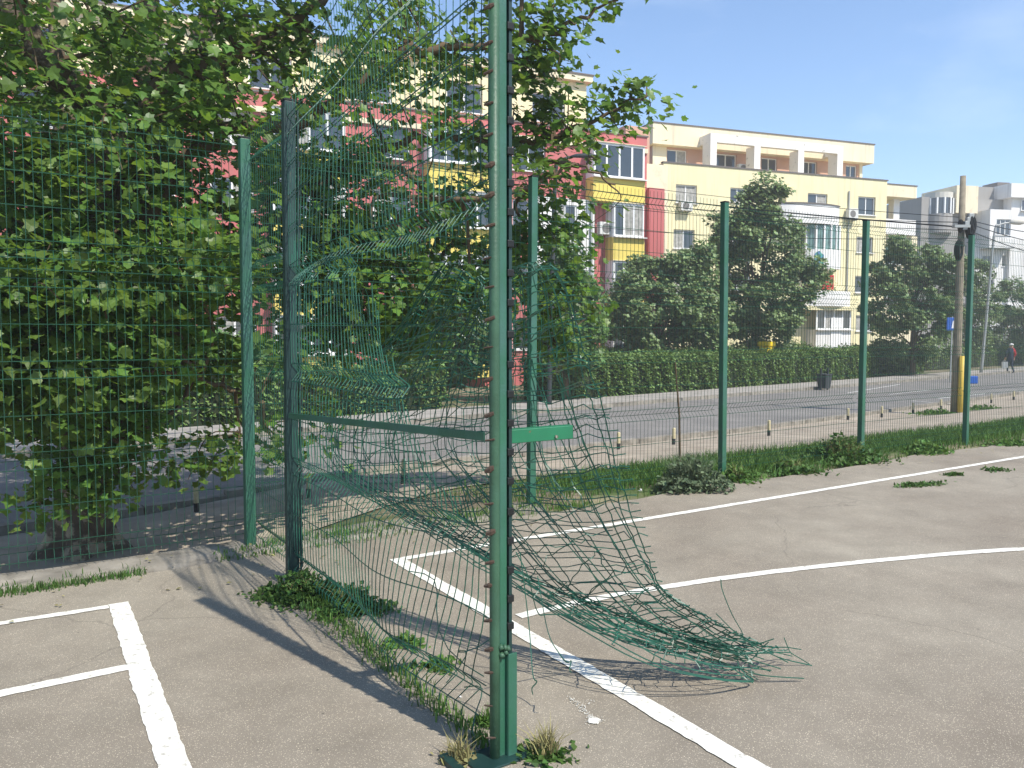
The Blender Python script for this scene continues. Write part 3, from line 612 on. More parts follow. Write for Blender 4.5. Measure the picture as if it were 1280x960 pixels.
limb([top - [0, 0, .3], at(190, 130, 7.9), at(250, 90, 8.1), at(310, 60, 8.2), at(400, 0, 8.4), at(470, -80, 8.6)], 0.105, 0.035)
limb([top - [0, 0, .3], at(130, 180, 7.6), at(80, 95, 7.2), at(20, 20, 7.0), at(-60, -120, 6.8)], 0.17, 0.06)
limb([top - [0, 0, .5], at(180, 200, 8.2), at(190, 60, 8.6), at(180, -60, 8.8), at(210, -320, 8.9)], 0.18, 0.06)
limb([top - [0, 0, .6], at(240, 190, 7.7), at(380, 150, 7.8), at(500, 70, 7.9), at(590, 60, 8.0), at(670, 45, 8.0), at(730, 20, 8.0), at(780, -8, 8.0)], 0.075, 0.008)
limb([top - [0, 0, .9], at(220, 290, 8.3), at(360, 240, 8.5), at(500, 180, 8.6), at(620, 175, 8.5), at(700, 168, 8.4), at(760, 140, 8.4), at(815, 118, 8.4)], 0.07, 0.008)
limb([top - [0, 0, 1.0], at(200, 340, 8.7), at(330, 300, 9.2), at(410, 290, 9.4), at(450, 286, 9.5), at(520, 280, 9.4), at(640, 330, 9.2)], 0.075, 0.015)
limb([top - [0, 0, 1.3], at(60, 330, 7.6), at(0, 300, 7.4), at(-90, 280, 7.3)], 0.1, 0.03)
limb([top - [0, 0, 1.2], at(170, 420, 7.7), at(240, 470, 7.5), at(330, 500, 7.5)], 0.06, 0.015)
limb([top - [0, 0, .6], at(300, -80, 10.5), at(420, -200, 11.5), at(520, -260, 12.0)], 0.14, 0.04)
limb([top - [0, 0, .6], at(60, -60, 9.5), at(-20, -260, 10.5)], 0.14, 0.04)
limb([top - [0, 0, .7], at(420, 215, 8.2), at(560, 250, 8.0), at(650, 240, 7.9), at(720, 205, 7.9), at(765, 232, 7.9)], 0.045, 0.008)
LP = np.concatenate(limbs)
def okp(P):
    d = P[:, :2] - C; b = d @ nv
    return (P[:, 2] > 3.35) | (b > 0.42)
hull = [((-4.2, 8.2, 6.2), (3.6, 3.6, 2.6), 112), ((-5.2, 7.6, 3.3), (2.6, 2.3, 1.9), 125), ((-3.8, 6.5, 2.0), (1.7, 0.6, 1.3), 95), ((-3.3, 8.0, 3.2), (2.0, 2.0, 1.6), 95), ((-1.7, 8.4, 3.8), (1.8, 2.0, 1.5), 66),
        ((-1.3, 8.8, 5.6), (2.0, 2.4, 1.2), 34), ((-2.8, 8.4, 1.9), (2.4, 1.5, 0.8), 95), ((-5.0, 7.2, 1.7), (2.4, 1.3, 0.75), 110), ((-1.2, 8.8, 2.2), (1.3, 1.5, 1.0), 58),
        ((-4.6, 11.5, 5.2), (3.0, 2.0, 2.4), 40), ((-6.8, 9.5, 4.6), (2.2, 3.0, 2.6), 45), ((-4.8, 8.6, 8.6), (3.2, 3.2, 1.9), 60)]
T_ = np.concatenate([ellip(n, c, r_, 0.25) for c, r_, n in hull])
spec_tips = [at(u, v, d) for (u, v, d) in [(690, 30, 8.0), (720, 25, 8.0), (745, 8, 8.0), (770, -5, 8.0), (680, 60, 8.0), (660, 70, 8.1), (705, 45, 8.0), (665, 20, 8.2), (655, 110, 8.1), (690, 95, 8.2),
    (740, 125, 8.4), (765, 115, 8.4), (790, 105, 8.4), (812, 125, 8.4), (790, 135, 8.4), (765, 150, 8.4), (810, 150, 8.4), (775, 165, 8.4), (735, 165, 8.4), (700, 135, 8.4), (680, 130, 8.4), (720, 175, 8.3), (690, 180, 8.3), (660, 150, 8.3), (665, 180, 8.3), (750, 215, 7.9), (765, 230, 7.9), (775, 205, 7.9), (745, 190, 7.9), (725, 205, 7.9),
    (700, 215, 7.9), (675, 230, 8.0), (655, 215, 8.0), (715, 270, 8.2), (735, 282, 8.2), (690, 300, 8.3), (665, 320, 8.4), (700, 335, 8.4), (720, 355, 8.5), (735, 395, 8.6), (700, 390, 8.6), (670, 400, 8.6), (705, 430, 8.6), (730, 345, 8.5), (655, 280, 8.2),
    (95, 590, 7.0), (60, 610, 6.9), (45, 640, 6.8), (130, 580, 7.1), (150, 595, 7.1), (110, 560, 7.1), (215, 590, 7.4), (235, 600, 7.5), (260, 585, 7.5), (280, 575, 7.5), (205, 550, 7.5), (250, 545, 7.5), (350, 560, 7.7), (340, 580, 7.6), (410, 560, 7.9), (330, 530, 7.6), (120, 535, 7.3), (60, 545, 7.0), (300, 540, 7.6), (415, 500, 8.1), (20, 560, 7.0), (170, 520, 7.3)]]
for (u, v, d_, r_, n_) in ((668, 90, 8.2, (0.32, 0.5, 0.95), 14), (690, 330, 8.4, (0.42, 0.5, 1.1), 26), (560, 90, 8.4, (0.9, 0.8, 0.75), 12), (590, 330, 8.8, (0.6, 0.6, 1.2), 8), (700, 185, 8.3, (0.45, 0.4, 0.45), 5), (100, 520, 6.9, (0.7, 0.35, 0.55), 26), (110, 600, 6.9, (0.5, 0.25, 0.25), 8)):
    spec_tips += list(ellip(n_, at(u, v, d_), r_))
T_ = np.concatenate([T_, np.array(spec_tips)]); special = np.zeros(len(T_), bool); special[-len(spec_tips):] = True
k_ = okp(T_); T_ = T_[k_]; special = special[k_]
# branches: each tip hangs on the nearest bough point through a shared branch node
nodes = T_[rng.choice(len(T_), 130, replace=False)]
def nearest(P, Q):
    return np.argmin(((P[:, None, :] - Q[None]) ** 2).sum(-1), axis=1)
ni = nearest(nodes, LP); br = MB()
for nd, i in zip(nodes, ni):
    a = LP[i]; m_ = (a + nd) / 2 + rng.normal(0, 0.12, 3) + [0, 0, 0.1]; P = np.array(spline([a, m_, nd], 4)); br.tubes(P - tb, np.linspace(0.028, 0.011, len(P)), 5)
Q_ = np.concatenate([nodes, LP]); ti = nearest(T_, Q_); leaves = []; sizes = []
for t_, i, sp_ in zip(T_, ti, special):
    a = Q_[i]; d_ = t_ - a; ln = np.linalg.norm(d_)
    m_ = (a + t_) / 2 + rng.normal(0, 0.08, 3) + [0, 0, 0.06]; P = np.array(spline([a, m_, t_], 4))
    if ln > 0.05: br.tubes(P - tb, np.linspace(0.010, 0.0035, len(P)), 4)
    n = (34 if sp_ else 56); q = 0.35 + 0.65 * np.sqrt(rng.random(n)); idx = q * (len(P) - 1); i0 = np.clip(idx.astype(int), 0, len(P) - 2); fr = (idx - i0)[:, None]
    pos = P[i0] * (1 - fr) + P[i0 + 1] * fr
    if ln < 0.35: pos = t_ + (pos - t_) * 0.5
    sd_ = 0.13 if sp_ else 0.165
    pos = pos + rng.normal(0, sd_, (n, 3)) * [1, 1, 0.8]
    leaves.append(pos); sizes.append(rng.uniform(0.05, 0.118, n) * (1.0 if sp_ else 1.0))
br.obj('branch', 'twig', troot)
LV = np.concatenate(leaves); LS = np.concatenate(sizes)
d = LV[:, :2] - C; keep = (LV[:, 2] > 3.3) | ((d @ nv) > 0.3)
keep &= LV[:, 2] > -0.1
LV = LV[keep]; LS = LS[keep]
# the leaves that show largest become single leaves
u_ = 640 + FPX * LV[:, 0] / LV[:, 1]; v_ = 418 - FPX * (LV[:, 2] - CAMH) / LV[:, 1]
inv = (u_ > 5) & (u_ < 1275) & (v_ > 5) & (v_ < 955)
px = np.where(inv, LS / LV[:, 1], 0); order = np.argsort(-px); big = order[:290]; rest = order[290:]
young = rng.random(len(rest)) < 0.22
for sel, m_ in ((rest[~young], 'leaf'), (rest[young], 'leaf_young')):
    V, F = scatter(LV[sel] - tb, LS[sel], up=0.45, sunw=0.8, jit=0.6)
    o = link('foliage', mesh_np('foliage', V, [F], m_), troot); o['kind'] = 'stuff'
lm = [mesh_np('leaf', LEAF_V * [1, 1, f], [LEAF_F], m_) for f, m_ in ((1, 'leaf'), (2.2, 'leaf'), (1.4, 'leaf_young'), (-1.5, 'leaf_young'))]
X, Y, Z = frames(len(big), 0.45, 0.8, 0.6)
for i, j in enumerate(big):
    o = link('leaf', lm[i % 4], troot); s_ = float(LS[j])
    o.matrix_basis = Matrix(((X[i][0], Y[i][0], Z[i][0], 0), (X[i][1], Y[i][1], Z[i][1], 0), (X[i][2], Y[i][2], Z[i][2], 0), (0, 0, 0, 1))) @ Matrix.Scale(s_, 4)
    o.matrix_basis.translation = Vector(LV[j] - tb)

# ------------------------------------------------------------------ trees and hedges across the road
def far_tree(name, base, hull, leafmat, nleaf, size, label, trunk=0.14, group='trees across the road', clump=0.3):
    base = np.array(base); root = tag(empty(name, tuple(base)), label, 'tree', group)
    P = []; tips = []
    for c, r_, n in hull:
        n = max(4, int(n * 0.55)); c = np.array(c); cc = ellip(n, c, r_, 0.55); tips.append(cc)
        per = max(1, int(nleaf * 1.9 / sum(max(4, int(h[2] * 0.55)) for h in hull)))
        g = rng.normal(0, 1, (n, per, 3)); g /= np.linalg.norm(g, axis=2, keepdims=True); g *= (clump * 1.9 * rng.uniform(0.5, 1.35, (n, 1, 1))) * rng.random((n, per, 1)) ** 0.45 * np.array([1, 1, 0.7]); P.append((cc[:, None] + g).reshape(-1, 3))
    P = np.concatenate(P); P = P[P[:, 2] > 0.15]
    V, F = scatter(P, rng.uniform(0.55, 1.5, len(P)) * size, (SL_V * [1.25, 1, 1], SL_F), up=0.4, sunw=0.9, jit=0.55)
    o = link('crown', mesh_np('crown', V, [F], leafmat), root); o['kind'] = 'stuff'
    tips = np.concatenate(tips); zt_ = tips[:, 2].mean()
    t = MB(); t.tubes(np.array([(0, 0, -0.3), (0.03, 0.02, 0.6), (-0.02, 0.05, 1.4), (0, 0, zt_)]), np.array([1.25, 1.0, 0.85, 0.3]) * trunk, 10); t.obj('trunk', 'twig', root, True)
    l_ = MB()
    for p in tips[rng.choice(len(tips), min(26, len(tips)), replace=False)]:
        a = np.array([0, 0, rnd.uniform(0.9, zt_)]); l_.tubes(np.array(spline([a, (a + p) / 2 + [0, 0, 0.15], p], 3)), np.linspace(0.05, 0.012, 7), 5)
    l_.obj('limb', 'twig', root)
    return root
def tree_px(name, u, vtop, vbot, d, wpx, label, leafmat='leaf_far', n=11000, size=0.17, lobes=(), **kw):
    b = at(u, 470, d); b[2] = terr(b[0], b[1]); sc = d / FPX
    zt0 = CAMH + (418 - vtop) * sc - b[2]; zb0 = max(0.5, CAMH + (418 - vbot) * sc - b[2]); rx = wpx * sc / 2; rz = (zt0 - zb0) / 2; zc_ = (zt0 + zb0) / 2
    hull = [((0, 0, zc_), (rx * 0.88, rx * 0.88, rz * 0.92), 170)]
    for (du, dv, rpx, cnt) in lobes: hull.append(((du * sc, -0.3, zc_ - dv * sc), (rpx * sc, rpx * sc, rpx * sc * 0.9), cnt))
    return far_tree(name, b, hull, leafmat, n, size, label, **kw)
tree_px('lime_tree', 822, 318, 458, 36, 150, 'pale flecked rounded lime tree behind the clipped hedge', n=16000, lobes=((30, -50, 30, 34), (-45, 20, 35, 26), (55, 20, 32, 26), (45, -62, 20, 16), (-20, -42, 22, 16)))
tree_px('lime_tree', 945, 232, 450, 38, 150, 'tallest dark lime tree in front of the pale yellow block', n=19000, lobes=((0, -85, 32, 26), (-35, -40, 38, 30), (35, 20, 45, 32), (-40, 50, 40, 30)))
tree_px('lime_tree', 1140, 298, 460, 44, 130, 'broad leafy lime tree beside the utility pole', n=17000, lobes=((-25, -45, 36, 26), (30, -40, 30, 26), (0, 40, 50, 30)))
tree_px('lime_tree', 1213, 318, 450, 60, 66, 'slender lime tree standing behind the utility pole', n=7000, lobes=((5, -35, 20, 14),))
tree_px('lime_tree', 1290, 340, 455, 62, 110, 'lime tree in front of the white and grey house', n=9000, lobes=((-20, -30, 26, 16),))
tree_px('lime_tree', 1262, 385, 452, 70, 90, 'low lime tree behind the walking person', n=7000)
tree_px('maple_tree', 705, 305, 505, 27, 100, 'light green young maple between fence post and lime trees', 'leaf_mid', 9000, 0.16, lobes=((20, 40, 30, 22), (-15, -30, 26, 14), (20, -30, 22, 14)))
tree_px('maple_tree', 550, 350, 525, 29, 150, 'maple tree half hidden behind the torn mesh', 'leaf_mid', 9000, 0.17, lobes=((-30, 30, 40, 22), (30, 20, 36, 22)))
tree_px('maple_tree', 270, 420, 530, 24, 200, 'dense maple tree shading the far pavement behind the plane tree', 'leaf_mid', 12000, 0.16, lobes=((-60, 20, 60, 26), (60, 30, 55, 26)))
tree_px('maple_tree', 30, 330, 530, 22, 220, 'dark maple tree directly behind the plane trunk', 'leaf_far', 14000, 0.16, lobes=((-60, 0, 70, 30), (60, -30, 70, 30)))
def hedge(name, p0, p1, q0, q1, h, n, label, size=0.1, cutp=0.0):
    o0 = RP(p0, q0); z0 = terr(*o0); root = tag(empty(name, (*o0, z0), RA), label, 'hedge')
    ln = p1 - p0; wd = q1 - q0
    core = MB(); xs = np.arange(0.15, ln, 0.5)
    core.box(0.12, ln - 0.12, 0.12, wd - 0.12, 0, h - 0.12); core.obj('dark_core', 'hedge_in', root)  # solid near-black box: shade between the leaves put into its colour
    A = np.array([ln * h, ln * wd, wd * h * 1.5]); pr = A / A.sum(); f = rng.choice(3, n, p=pr)
    u = rng.random(n); v = rng.random(n); dp = rng.exponential(0.07, n)
    P = np.zeros((n, 3))
    P[:, 0] = np.where(f == 2, np.where(u < 0.5, dp, ln - dp), u * ln); P[:, 1] = np.where(f == 0, dp, np.where(f == 1, v * wd, u * 2 % 1 * wd)); P[:, 2] = np.where(f == 1, h - dp, v ** 0.85 * h)
    bump_ = 0.07 * np.sin(P[:, 0] * 2.3) + 0.06 * np.sin(P[:, 0] * 5.1 + 1) + 0.05 * np.sin(P[:, 0] * 11 + P[:, 2] * 5); P[:, 1] -= bump_ * (f == 0); P[:, 2] += bump_ * (f == 1) + 0.08 * (f == 1) * rng.normal(0, 1, n)
    rd = np.clip(0.3 - np.where(f == 1, np.minimum(P[:, 1], wd - P[:, 1]), 9), 0, 1); P[:, 2] -= rd ** 2 * 2.2 * 0.9; rs = np.clip(P[:, 2] - (h - 0.3), 0, 1) * (f == 0); P[:, 1] += rs ** 2 * 2.2; V, F = scatter(P, rng.uniform(0.7, 1.4, n) * size, (SL_V * [1.3, 1, 1], SL_F), up=0.3, sunw=1.1, jit=0.55)
    o = link('foliage', mesh_np('foliage', V, [F], 'hedge'), root); o['kind'] = 'stuff'
    return root
hedge('clipped_hedge', 15.5, 33.5, 9.3, 10.9, 1.45, 30000, 'long clipped green hedge bordering the far pavement')
hedge('clipped_hedge', 34.3, 38.5, 9.6, 11.0, 1.5, 9000, 'short clipped hedge block just past the long hedge')
hedge('clipped_hedge', 39.5, 47.0, 10.2, 11.8, 1.55, 12000, 'shaggy dark hedge under the tree by the utility pole')
hedge('clipped_hedge', 22, 40.0, 13.4, 14.6, 1.75, 14000, 'second hedge behind the long hedge by the entrance')
hedge('clipped_hedge', 52, 85.0, 12, 13.5, 1.3, 9000, 'far hedge behind the walking person')
hedge('clipped_hedge', -14, 11.5, 9.6, 11.2, 1.35, 22000, 'dark hedge across the road behind the plane tree')

# ------------------------------------------------------------------ grass, weeds, bush
def blades(P, h, wd, lean=0.35):
    n = len(P); an = rng.uniform(0, 2 * math.pi, n); X = np.stack([np.cos(an), np.sin(an), 0 * an], 1) * np.asarray(wd)[:, None] / 2
    bn = rng.uniform(0, 2 * math.pi, n); D = np.stack([np.cos(bn), np.sin(bn), 0 * bn], 1) * (np.asarray(h) * rng.uniform(0, lean * 2, n))[:, None]; U = np.zeros((n, 3)); U[:, 2] = h
    V = np.stack([P - X, P + X, P + U * 0.55 + D * 0.3 + X * 0.8, P + U * 0.55 + D * 0.3 - X * 0.8, P + U * 0.95 + D], 1)
    b0 = (np.arange(n) * 5)[:, None]
    return V.reshape(-1, 3), b0 + np.array([0, 1, 2, 3]), b0 + np.array([3, 2, 4])
def grass_obj(name, P, h, m, label, cat='grass', kind='stuff', wd=0.006, lean=0.35):
    P = np.asarray(P); o0 = P.mean(0); V, q, t = blades(P - o0, h, np.full(len(P), wd) * rng.uniform(0.7, 1.4, len(P)), lean)
    o = link(name, mesh_np(name, V, [q, t], m)); o.location = o0; tag(o, label, cat, kind=kind); return o
def abz(A, B): XY = np.array([FP(a, b) for a, b in zip(A, B)]); return np.column_stack([XY, np.where(B < -0.2, 0.0, np.where((B < 0.17) & (A < 2.6), 0.03, zt(B, A) - 0.01))])
n = 72000; A = rng.uniform(2.3, 19, n); B = rng.uniform(-0.25, 1.95, n)
den = np.clip(1.1 - np.abs(B - 0.7) / 1.1, 0, 1) * (0.55 + 0.45 * np.sin(A * 1.3 + 2 * np.sin(B * 2.0))) + 0.35 * (B > 0.1) * (B < 1.5)
den *= np.clip((A - 2.2) / 2.0, 0.25, 1); k_ = rng.random(n) < den; A, B = A[k_], B[k_]
grass_obj('verge_grass', abz(A, B), rng.uniform(0.05, 0.16, len(A)), 'grass', 'green grass verge growing along the fence beside the sandy path', wd=0.009)
n = 2600; A = rng.uniform(0.05, 3.0, n); B = rng.normal(-0.16, 0.09, n); k_ = rng.random(n) < 0.35 + 0.5 * np.sin(A * 2.6) ** 2; A, B = A[k_], B[k_]
grass_obj('footing_grass', abz(A, B), rng.uniform(0.02, 0.09, len(A)), 'grass', 'thin grass fringe along the fence footing behind the torn mesh')
n = 900; A = rng.uniform(-1.75, -0.75, n); B = rng.normal(-0.27, 0.04, n)
grass_obj('footing_grass', abz(A, B), rng.uniform(0.015, 0.06, n), 'weed', 'low weed strip at the footing left of the corner post')
n = 240; A = rng.uniform(-0.3, 0.2, n); B = rng.normal(-0.2, 0.05, n)
grass_obj('footing_grass', abz(A, B), rng.uniform(0.02, 0.06, n), 'grass', 'small grass patch at the foot of the corner post')
# weeds along the foot of the dividing fence
n = 1000; S = rng.uniform(0.25, 2.4, n); Off = rng.normal(-0.02, 0.045, n) * (1.3 - 0.3 * S); P = np.array([DP(s, 0.0, o_) for s, o_ in zip(S, Off)])
grass_obj('fence_weeds', P, rng.uniform(0.02, 0.08, n), 'grass', 'ragged line of weeds along the foot of the torn fence')
def leafy_clump(name, c, rx, ry, h, n, size, m, label, cat='weed', extra=0, em='dry', eh=0.25, dome=False):
    root = empty(name, (c[0], c[1], c[2])); tag(root, label, cat)
    P = ellip(n, (0, 0, 0), (rx, ry, h), 0.3); P[:, 2] = np.abs(P[:, 2]) * rng.uniform(0.4, 1, n); P[:, :2] = P[:, :2] if dome else rng.normal(0, 0.5, (n, 2)) * [rx, ry]; P[:, 2] *= 1.0 if dome else np.clip(1.25 - np.hypot(P[:, 0] / rx, P[:, 1] / ry), 0.1, 1); P[:, :2] *= (1 + 0.25 * np.sin(3 * np.arctan2(P[:, 1], P[:, 0]) + c[0] * 5))[:, None]
    V, F = scatter(P, rng.uniform(0.5, 1.4, n) * size, (SL_V, SL_F), up=0.7, sunw=0.2, jit=0.8, droop=-0.3)
    o = link('leaves', mesh_np('leaves', V, [F], m), root); o['kind'] = 'stuff'
    if extra:
        P = ellip(extra, (0, 0, 0), (rx * 0.5, ry * 0.5, 0.001)); V, q, t = blades(P, rng.uniform(0.4, 1, extra) * eh, np.full(extra, 0.005), 0.5)
        o = link('stalks', mesh_np('stalks', V, [q, t], em), root); o['kind'] = 'stuff'
    return root
def g3(u, v, z=0.0): return np.array([*G(u, v, z), z])
leafy_clump('weed_clump', g3(378, 748), 0.24, 0.15, 0.2, 2600, 0.035, 'weed', 'thick green weed clump at the foot of the dark post', extra=60, eh=0.2)
leafy_clump('weed_clump', g3(440, 762), 0.17, 0.14, 0.17, 1500, 0.035, 'weed', 'weed clump with pale seed heads beside the dark post clump', extra=50, eh=0.24)
leafy_clump('weed_clump', g3(505, 806), 0.10, 0.08, 0.06, 420, 0.03, 'grass', 'flat leafy weed halfway along the torn fence foot', extra=20, em='grass', eh=0.08)
leafy_clump('weed_clump', g3(548, 834), 0.08, 0.06, 0.05, 300, 0.028, 'grass', 'small leafy weed under the bent bottom wires', extra=20, em='grass', eh=0.07)
leafy_clump('dry_tuft', g3(680, 945), 0.10, 0.08, 0.05, 260, 0.03, 'weed', 'dry grass tuft on the right of the end post foot', extra=130, eh=0.14)
leafy_clump('dry_tuft', g3(575, 950), 0.08, 0.07, 0.03, 150, 0.025, 'dry', 'dry yellow grass tuft on the left of the end post foot', extra=90, eh=0.12)
leafy_clump('dry_tuft', g3(607, 905), 0.05, 0.05, 0.04, 140, 0.025, 'grass', 'small green tuft between wires and end post', extra=40, em='grass', eh=0.1)
bb = g3(862, 612); bush = leafy_clump('tumbled_bush', bb, 0.36, 0.28, 0.36, 1700, 0.05, 'bush', 'heap of grey green cut twigs at the fence foot', 'bush', extra=700, em='bush', eh=0.45, dome=True)
leafy_clump('verge_weed', g3(1050, 577), 0.42, 0.26, 0.42, 2200, 0.06, 'weed', 'tall mixed weeds round a fence post foot', extra=260, em='dry', eh=0.38)
leafy_clump('verge_weed', g3(985, 590), 0.3, 0.2, 0.17, 900, 0.055, 'weed', 'low weeds with yellowing leaves between bush and post', extra=120, em='dry', eh=0.2)
leafy_clump('verge_weed', g3(1155, 566), 0.26, 0.2, 0.2, 700, 0.06, 'grass', 'round green weed beside the verge near a post base', extra=60, em='grass', eh=0.2)
leafy_clump('verge_weed', g3(920, 600), 0.25, 0.16, 0.18, 700, 0.05, 'grass', 'bright weeds right beside the heap of cut twigs', extra=90, em='dry', eh=0.2)
leafy_clump('verge_weed', g3(1262, 556), 0.3, 0.16, 0.09, 500, 0.055, 'grass', 'flat weeds past the last visible fence post', extra=60, em='grass', eh=0.1)
for i, (u, v, rx, ry, lb) in enumerate(((1145, 607, 0.3, 0.09, 'longest weed patch in the asphalt beside the side line'), (1194, 594, 0.12, 0.06, 'brownish weed patch in the asphalt, middle of three'), (1244, 588, 0.14, 0.1, 'dark green compact weed patch in the asphalt'))):
    r_ = leafy_clump('asphalt_weed', g3(u, v), rx, ry, 0.025, 520 if i == 0 else 260, 0.035, 'weed', lb, extra=30, em='dry' if i == 1 else 'weed', eh=0.05); r_.rotation_euler = (0, 0, R(20))
p = GT(1172, 518); leafy_clump('verge_weed', p, 0.5, 0.3, 0.2, 600, 0.07, 'grass', 'weeds round the foot of the utility pole')
p = GT(1228, 512); leafy_clump('verge_weed', p, 0.6, 0.3, 0.15, 500, 0.07, 'grass', 'flat weeds between utility pole and road stubs')
# thin bare stake behind the fence, litter
p = GT(850, 585); a_ = np.array([p[0], p[1], p[2]]); t_ = at(812, 395, p[1] + 0.2); t_ = at(844, 452, p[1] + 0.1)
o = MB(); o.tubes(np.array([a_ - a_, (t_ - a_) * 0.5 + [0.02, 0, 0], t_ - a_]), [0.018, 0.014, 0.009], 6); o = o.obj('sapling_stake', 'twig'); o.location = a_; tag(o, 'thin bare sapling stem behind the heap of cut twigs', 'stake')
for i, (u, v, lb) in enumerate(((800, 614, 'crumpled white scrap beside the cut twig heap'), (927, 598, 'white scrap on the verge past the twig heap'), (575, 872, 'white cigarette end among fence weeds near end post'), (425, 781, 'tiny white scrap by the thick weed clump'))):
    mb = MB(); c_ = g3(u, v); s_ = 0.025 if i < 2 else 0.008
    mb.add([(rnd.uniform(-s_, s_), rnd.uniform(-s_, s_), 0.001 + rnd.uniform(0, s_)) for _ in range(6)] + [(-s_, 0, 0.001), (s_, 0, .001)], [(0, 1, 2), (1, 3, 4), (2, 4, 5), (5, 6, 0), (3, 7, 5), (6, 7, 1)]); o = mb.obj('litter', 'litter'); o.location = c_; tag(o, lb, 'litter')

# ------------------------------------------------------------------ buildings
class Building:
    def __init__(s, name, label, u, d, ang, z0=None):
        p = at(u, 418, d); s.o = p[:2]; s.ang = R(ang); z0 = terr(*s.o) - 0.3 if z0 is None else z0; s.z0 = z0
        s.root = tag(empty(name, (p[0], p[1], z0), s.ang), label, 'building'); s.dx = np.array([math.cos(s.ang), math.sin(s.ang)]); s.dy = np.array([-s.dx[1], s.dx[0]])
    def loc(s, u, v, y=0.0):     # sight line against the facade plane at local depth y -> (local x, local z)
        r = ray(u, v); n = s.dy; k = ((s.o + n * y) @ n) / (r[:2] @ n); p = r * k
        return float((p[:2] - s.o) @ s.dx), float(CAMH + p[2] - s.z0)
    def rect(s, u0, v0, u1, v1, y=0.0):
        x0 = s.loc(u0, v0, y)[0]; x1 = s.loc(u1, v1, y)[0]; um, vm = (u0 + u1) / 2, 0
        return x0, x1, s.loc(um, v1, y)[1], s.loc(um, v0, y)[1]
    def box(s, name, m, x0, x1, y0, y1, z0, z1, parent=None):
        return MB().box(x0, x1, y0, y1, z0, z1).obj(name, m, parent or s.root)
    def wall(s, name, m, x0, x1, z0, z1, y, depth, ops=(), rev=0.18):
        """front wall with real openings at plane y, plus sides, top"""
        xs = sorted({x0, x1, *[min(max(a, x0), x1) for o in ops for a in o[:2]]}); zs = sorted({z0, z1, *[min(max(a, z0), z1) for o in ops for a in o[2:4]]}); mb = MB()
        for i in range(len(xs) - 1):
            for j in range(len(zs) - 1):
                cx, cz = (xs[i] + xs[i + 1]) / 2, (zs[j] + zs[j + 1]) / 2
                if any(a < cx < b and c < cz < d_ for a, b, c, d_ in [o[:4] for o in ops]): continue
                mb.add([(xs[i], y, zs[j]), (xs[i + 1], y, zs[j]), (xs[i + 1], y, zs[j + 1]), (xs[i], y, zs[j + 1])], [(0, 1, 2, 3)])
        for a, b, c, d_ in [o[:4] for o in ops]:
            mb.add([(a, y, c), (b, y, c), (b, y, d_), (a, y, d_), (a, y + rev, c), (b, y + rev, c), (b, y + rev, d_), (a, y + rev, d_)], [(0, 4, 5, 1), (1, 5, 6, 2), (2, 6, 7, 3), (3, 7, 4, 0)])
        mb.add([(x0, y, z0), (x0, y + depth, z0), (x0, y + depth, z1), (x0, y, z1)], [(0, 3, 2, 1)]); mb.add([(x1, y, z0), (x1, y + depth, z0), (x1, y + depth, z1), (x1, y, z1)], [(0, 1, 2, 3)])
        mb.add([(x0, y, z1), (x1, y, z1), (x1, y + depth, z1), (x0, y + depth, z1)], [(0, 1, 2, 3)]); mb.add([(x0, y + depth, z0), (x1, y + depth, z0), (x1, y + depth, z1), (x0, y + depth, z1)], [(0, 3, 2, 1)])
        o = mb.obj(name, m, s.root)
        for op in ops:
            if len(op) < 5 or op[4]: s.window(*op[:4], y + rev - 0.06, *(op[5:] if len(op) > 5 else ()))
        return o
    def window(s, x0, x1, z0, z1, y, mull=2, glass='glass', cur=None, fw=0.07):
        f = MB(); f.box(x0, x1, y, y + 0.06, z0, z0 + fw).box(x0, x1, y, y + 0.06, z1 - fw, z1).box(x0, x0 + fw, y, y + 0.06, z0 + fw, z1 - fw).box(x1 - fw, x1, y, y + 0.06, z0 + fw, z1 - fw)
        for i in range(1, mull): xm = x0 + (x1 - x0) * i / mull; f.box(xm - fw / 2, xm + fw / 2, y, y + 0.06, z0 + fw, z1 - fw)
        fo = f.obj('window', 'pvc', s.root)
        for i in range(mull):
            a = x0 + (x1 - x0) * i / mull; b = x0 + (x1 - x0) * (i + 1) / mull
            g = glass
            if cur is None and glass == 'glass' and rnd.random() < 0.22: g = 'curtain'
            elif cur: g = cur if i % 2 else glass
            MB().box(a + 0.01, b - 0.01, y + 0.03, y + 0.035, z0 + 0.02, z1 - 0.02).obj('pane', g, fo)
        MB().box(x0 - 0.06, x1 + 0.06, y - 0.22, y + 0.05, z0 - 0.05, z0).obj('sill', 'white', fo)
        return fo
    def ac(s, x, z, y, wd=0.85, h=0.6):
        o = MB().box(x, x + wd, y - 0.42, y - 0.08, z, z + h).obj('air_conditioner', 'ac', s.root); bevel(o, 0.02)
        g = MB(); g.add([(x + wd * 0.42 + 0.24 * math.cos(t), y - 0.424, z + h / 2 + 0.24 * math.sin(t)) for t in np.linspace(0, 2 * math.pi, 20, endpoint=False)], [list(range(20))]); g.obj('fan_grille', 'grille', o)
        b = MB().box(x + 0.1, x + 0.14, y - 0.42, y, z - 0.06, z).box(x + wd - 0.14, x + wd - 0.1, y - 0.42, y, z - 0.06, z).obj('bracket', 'galv', o)

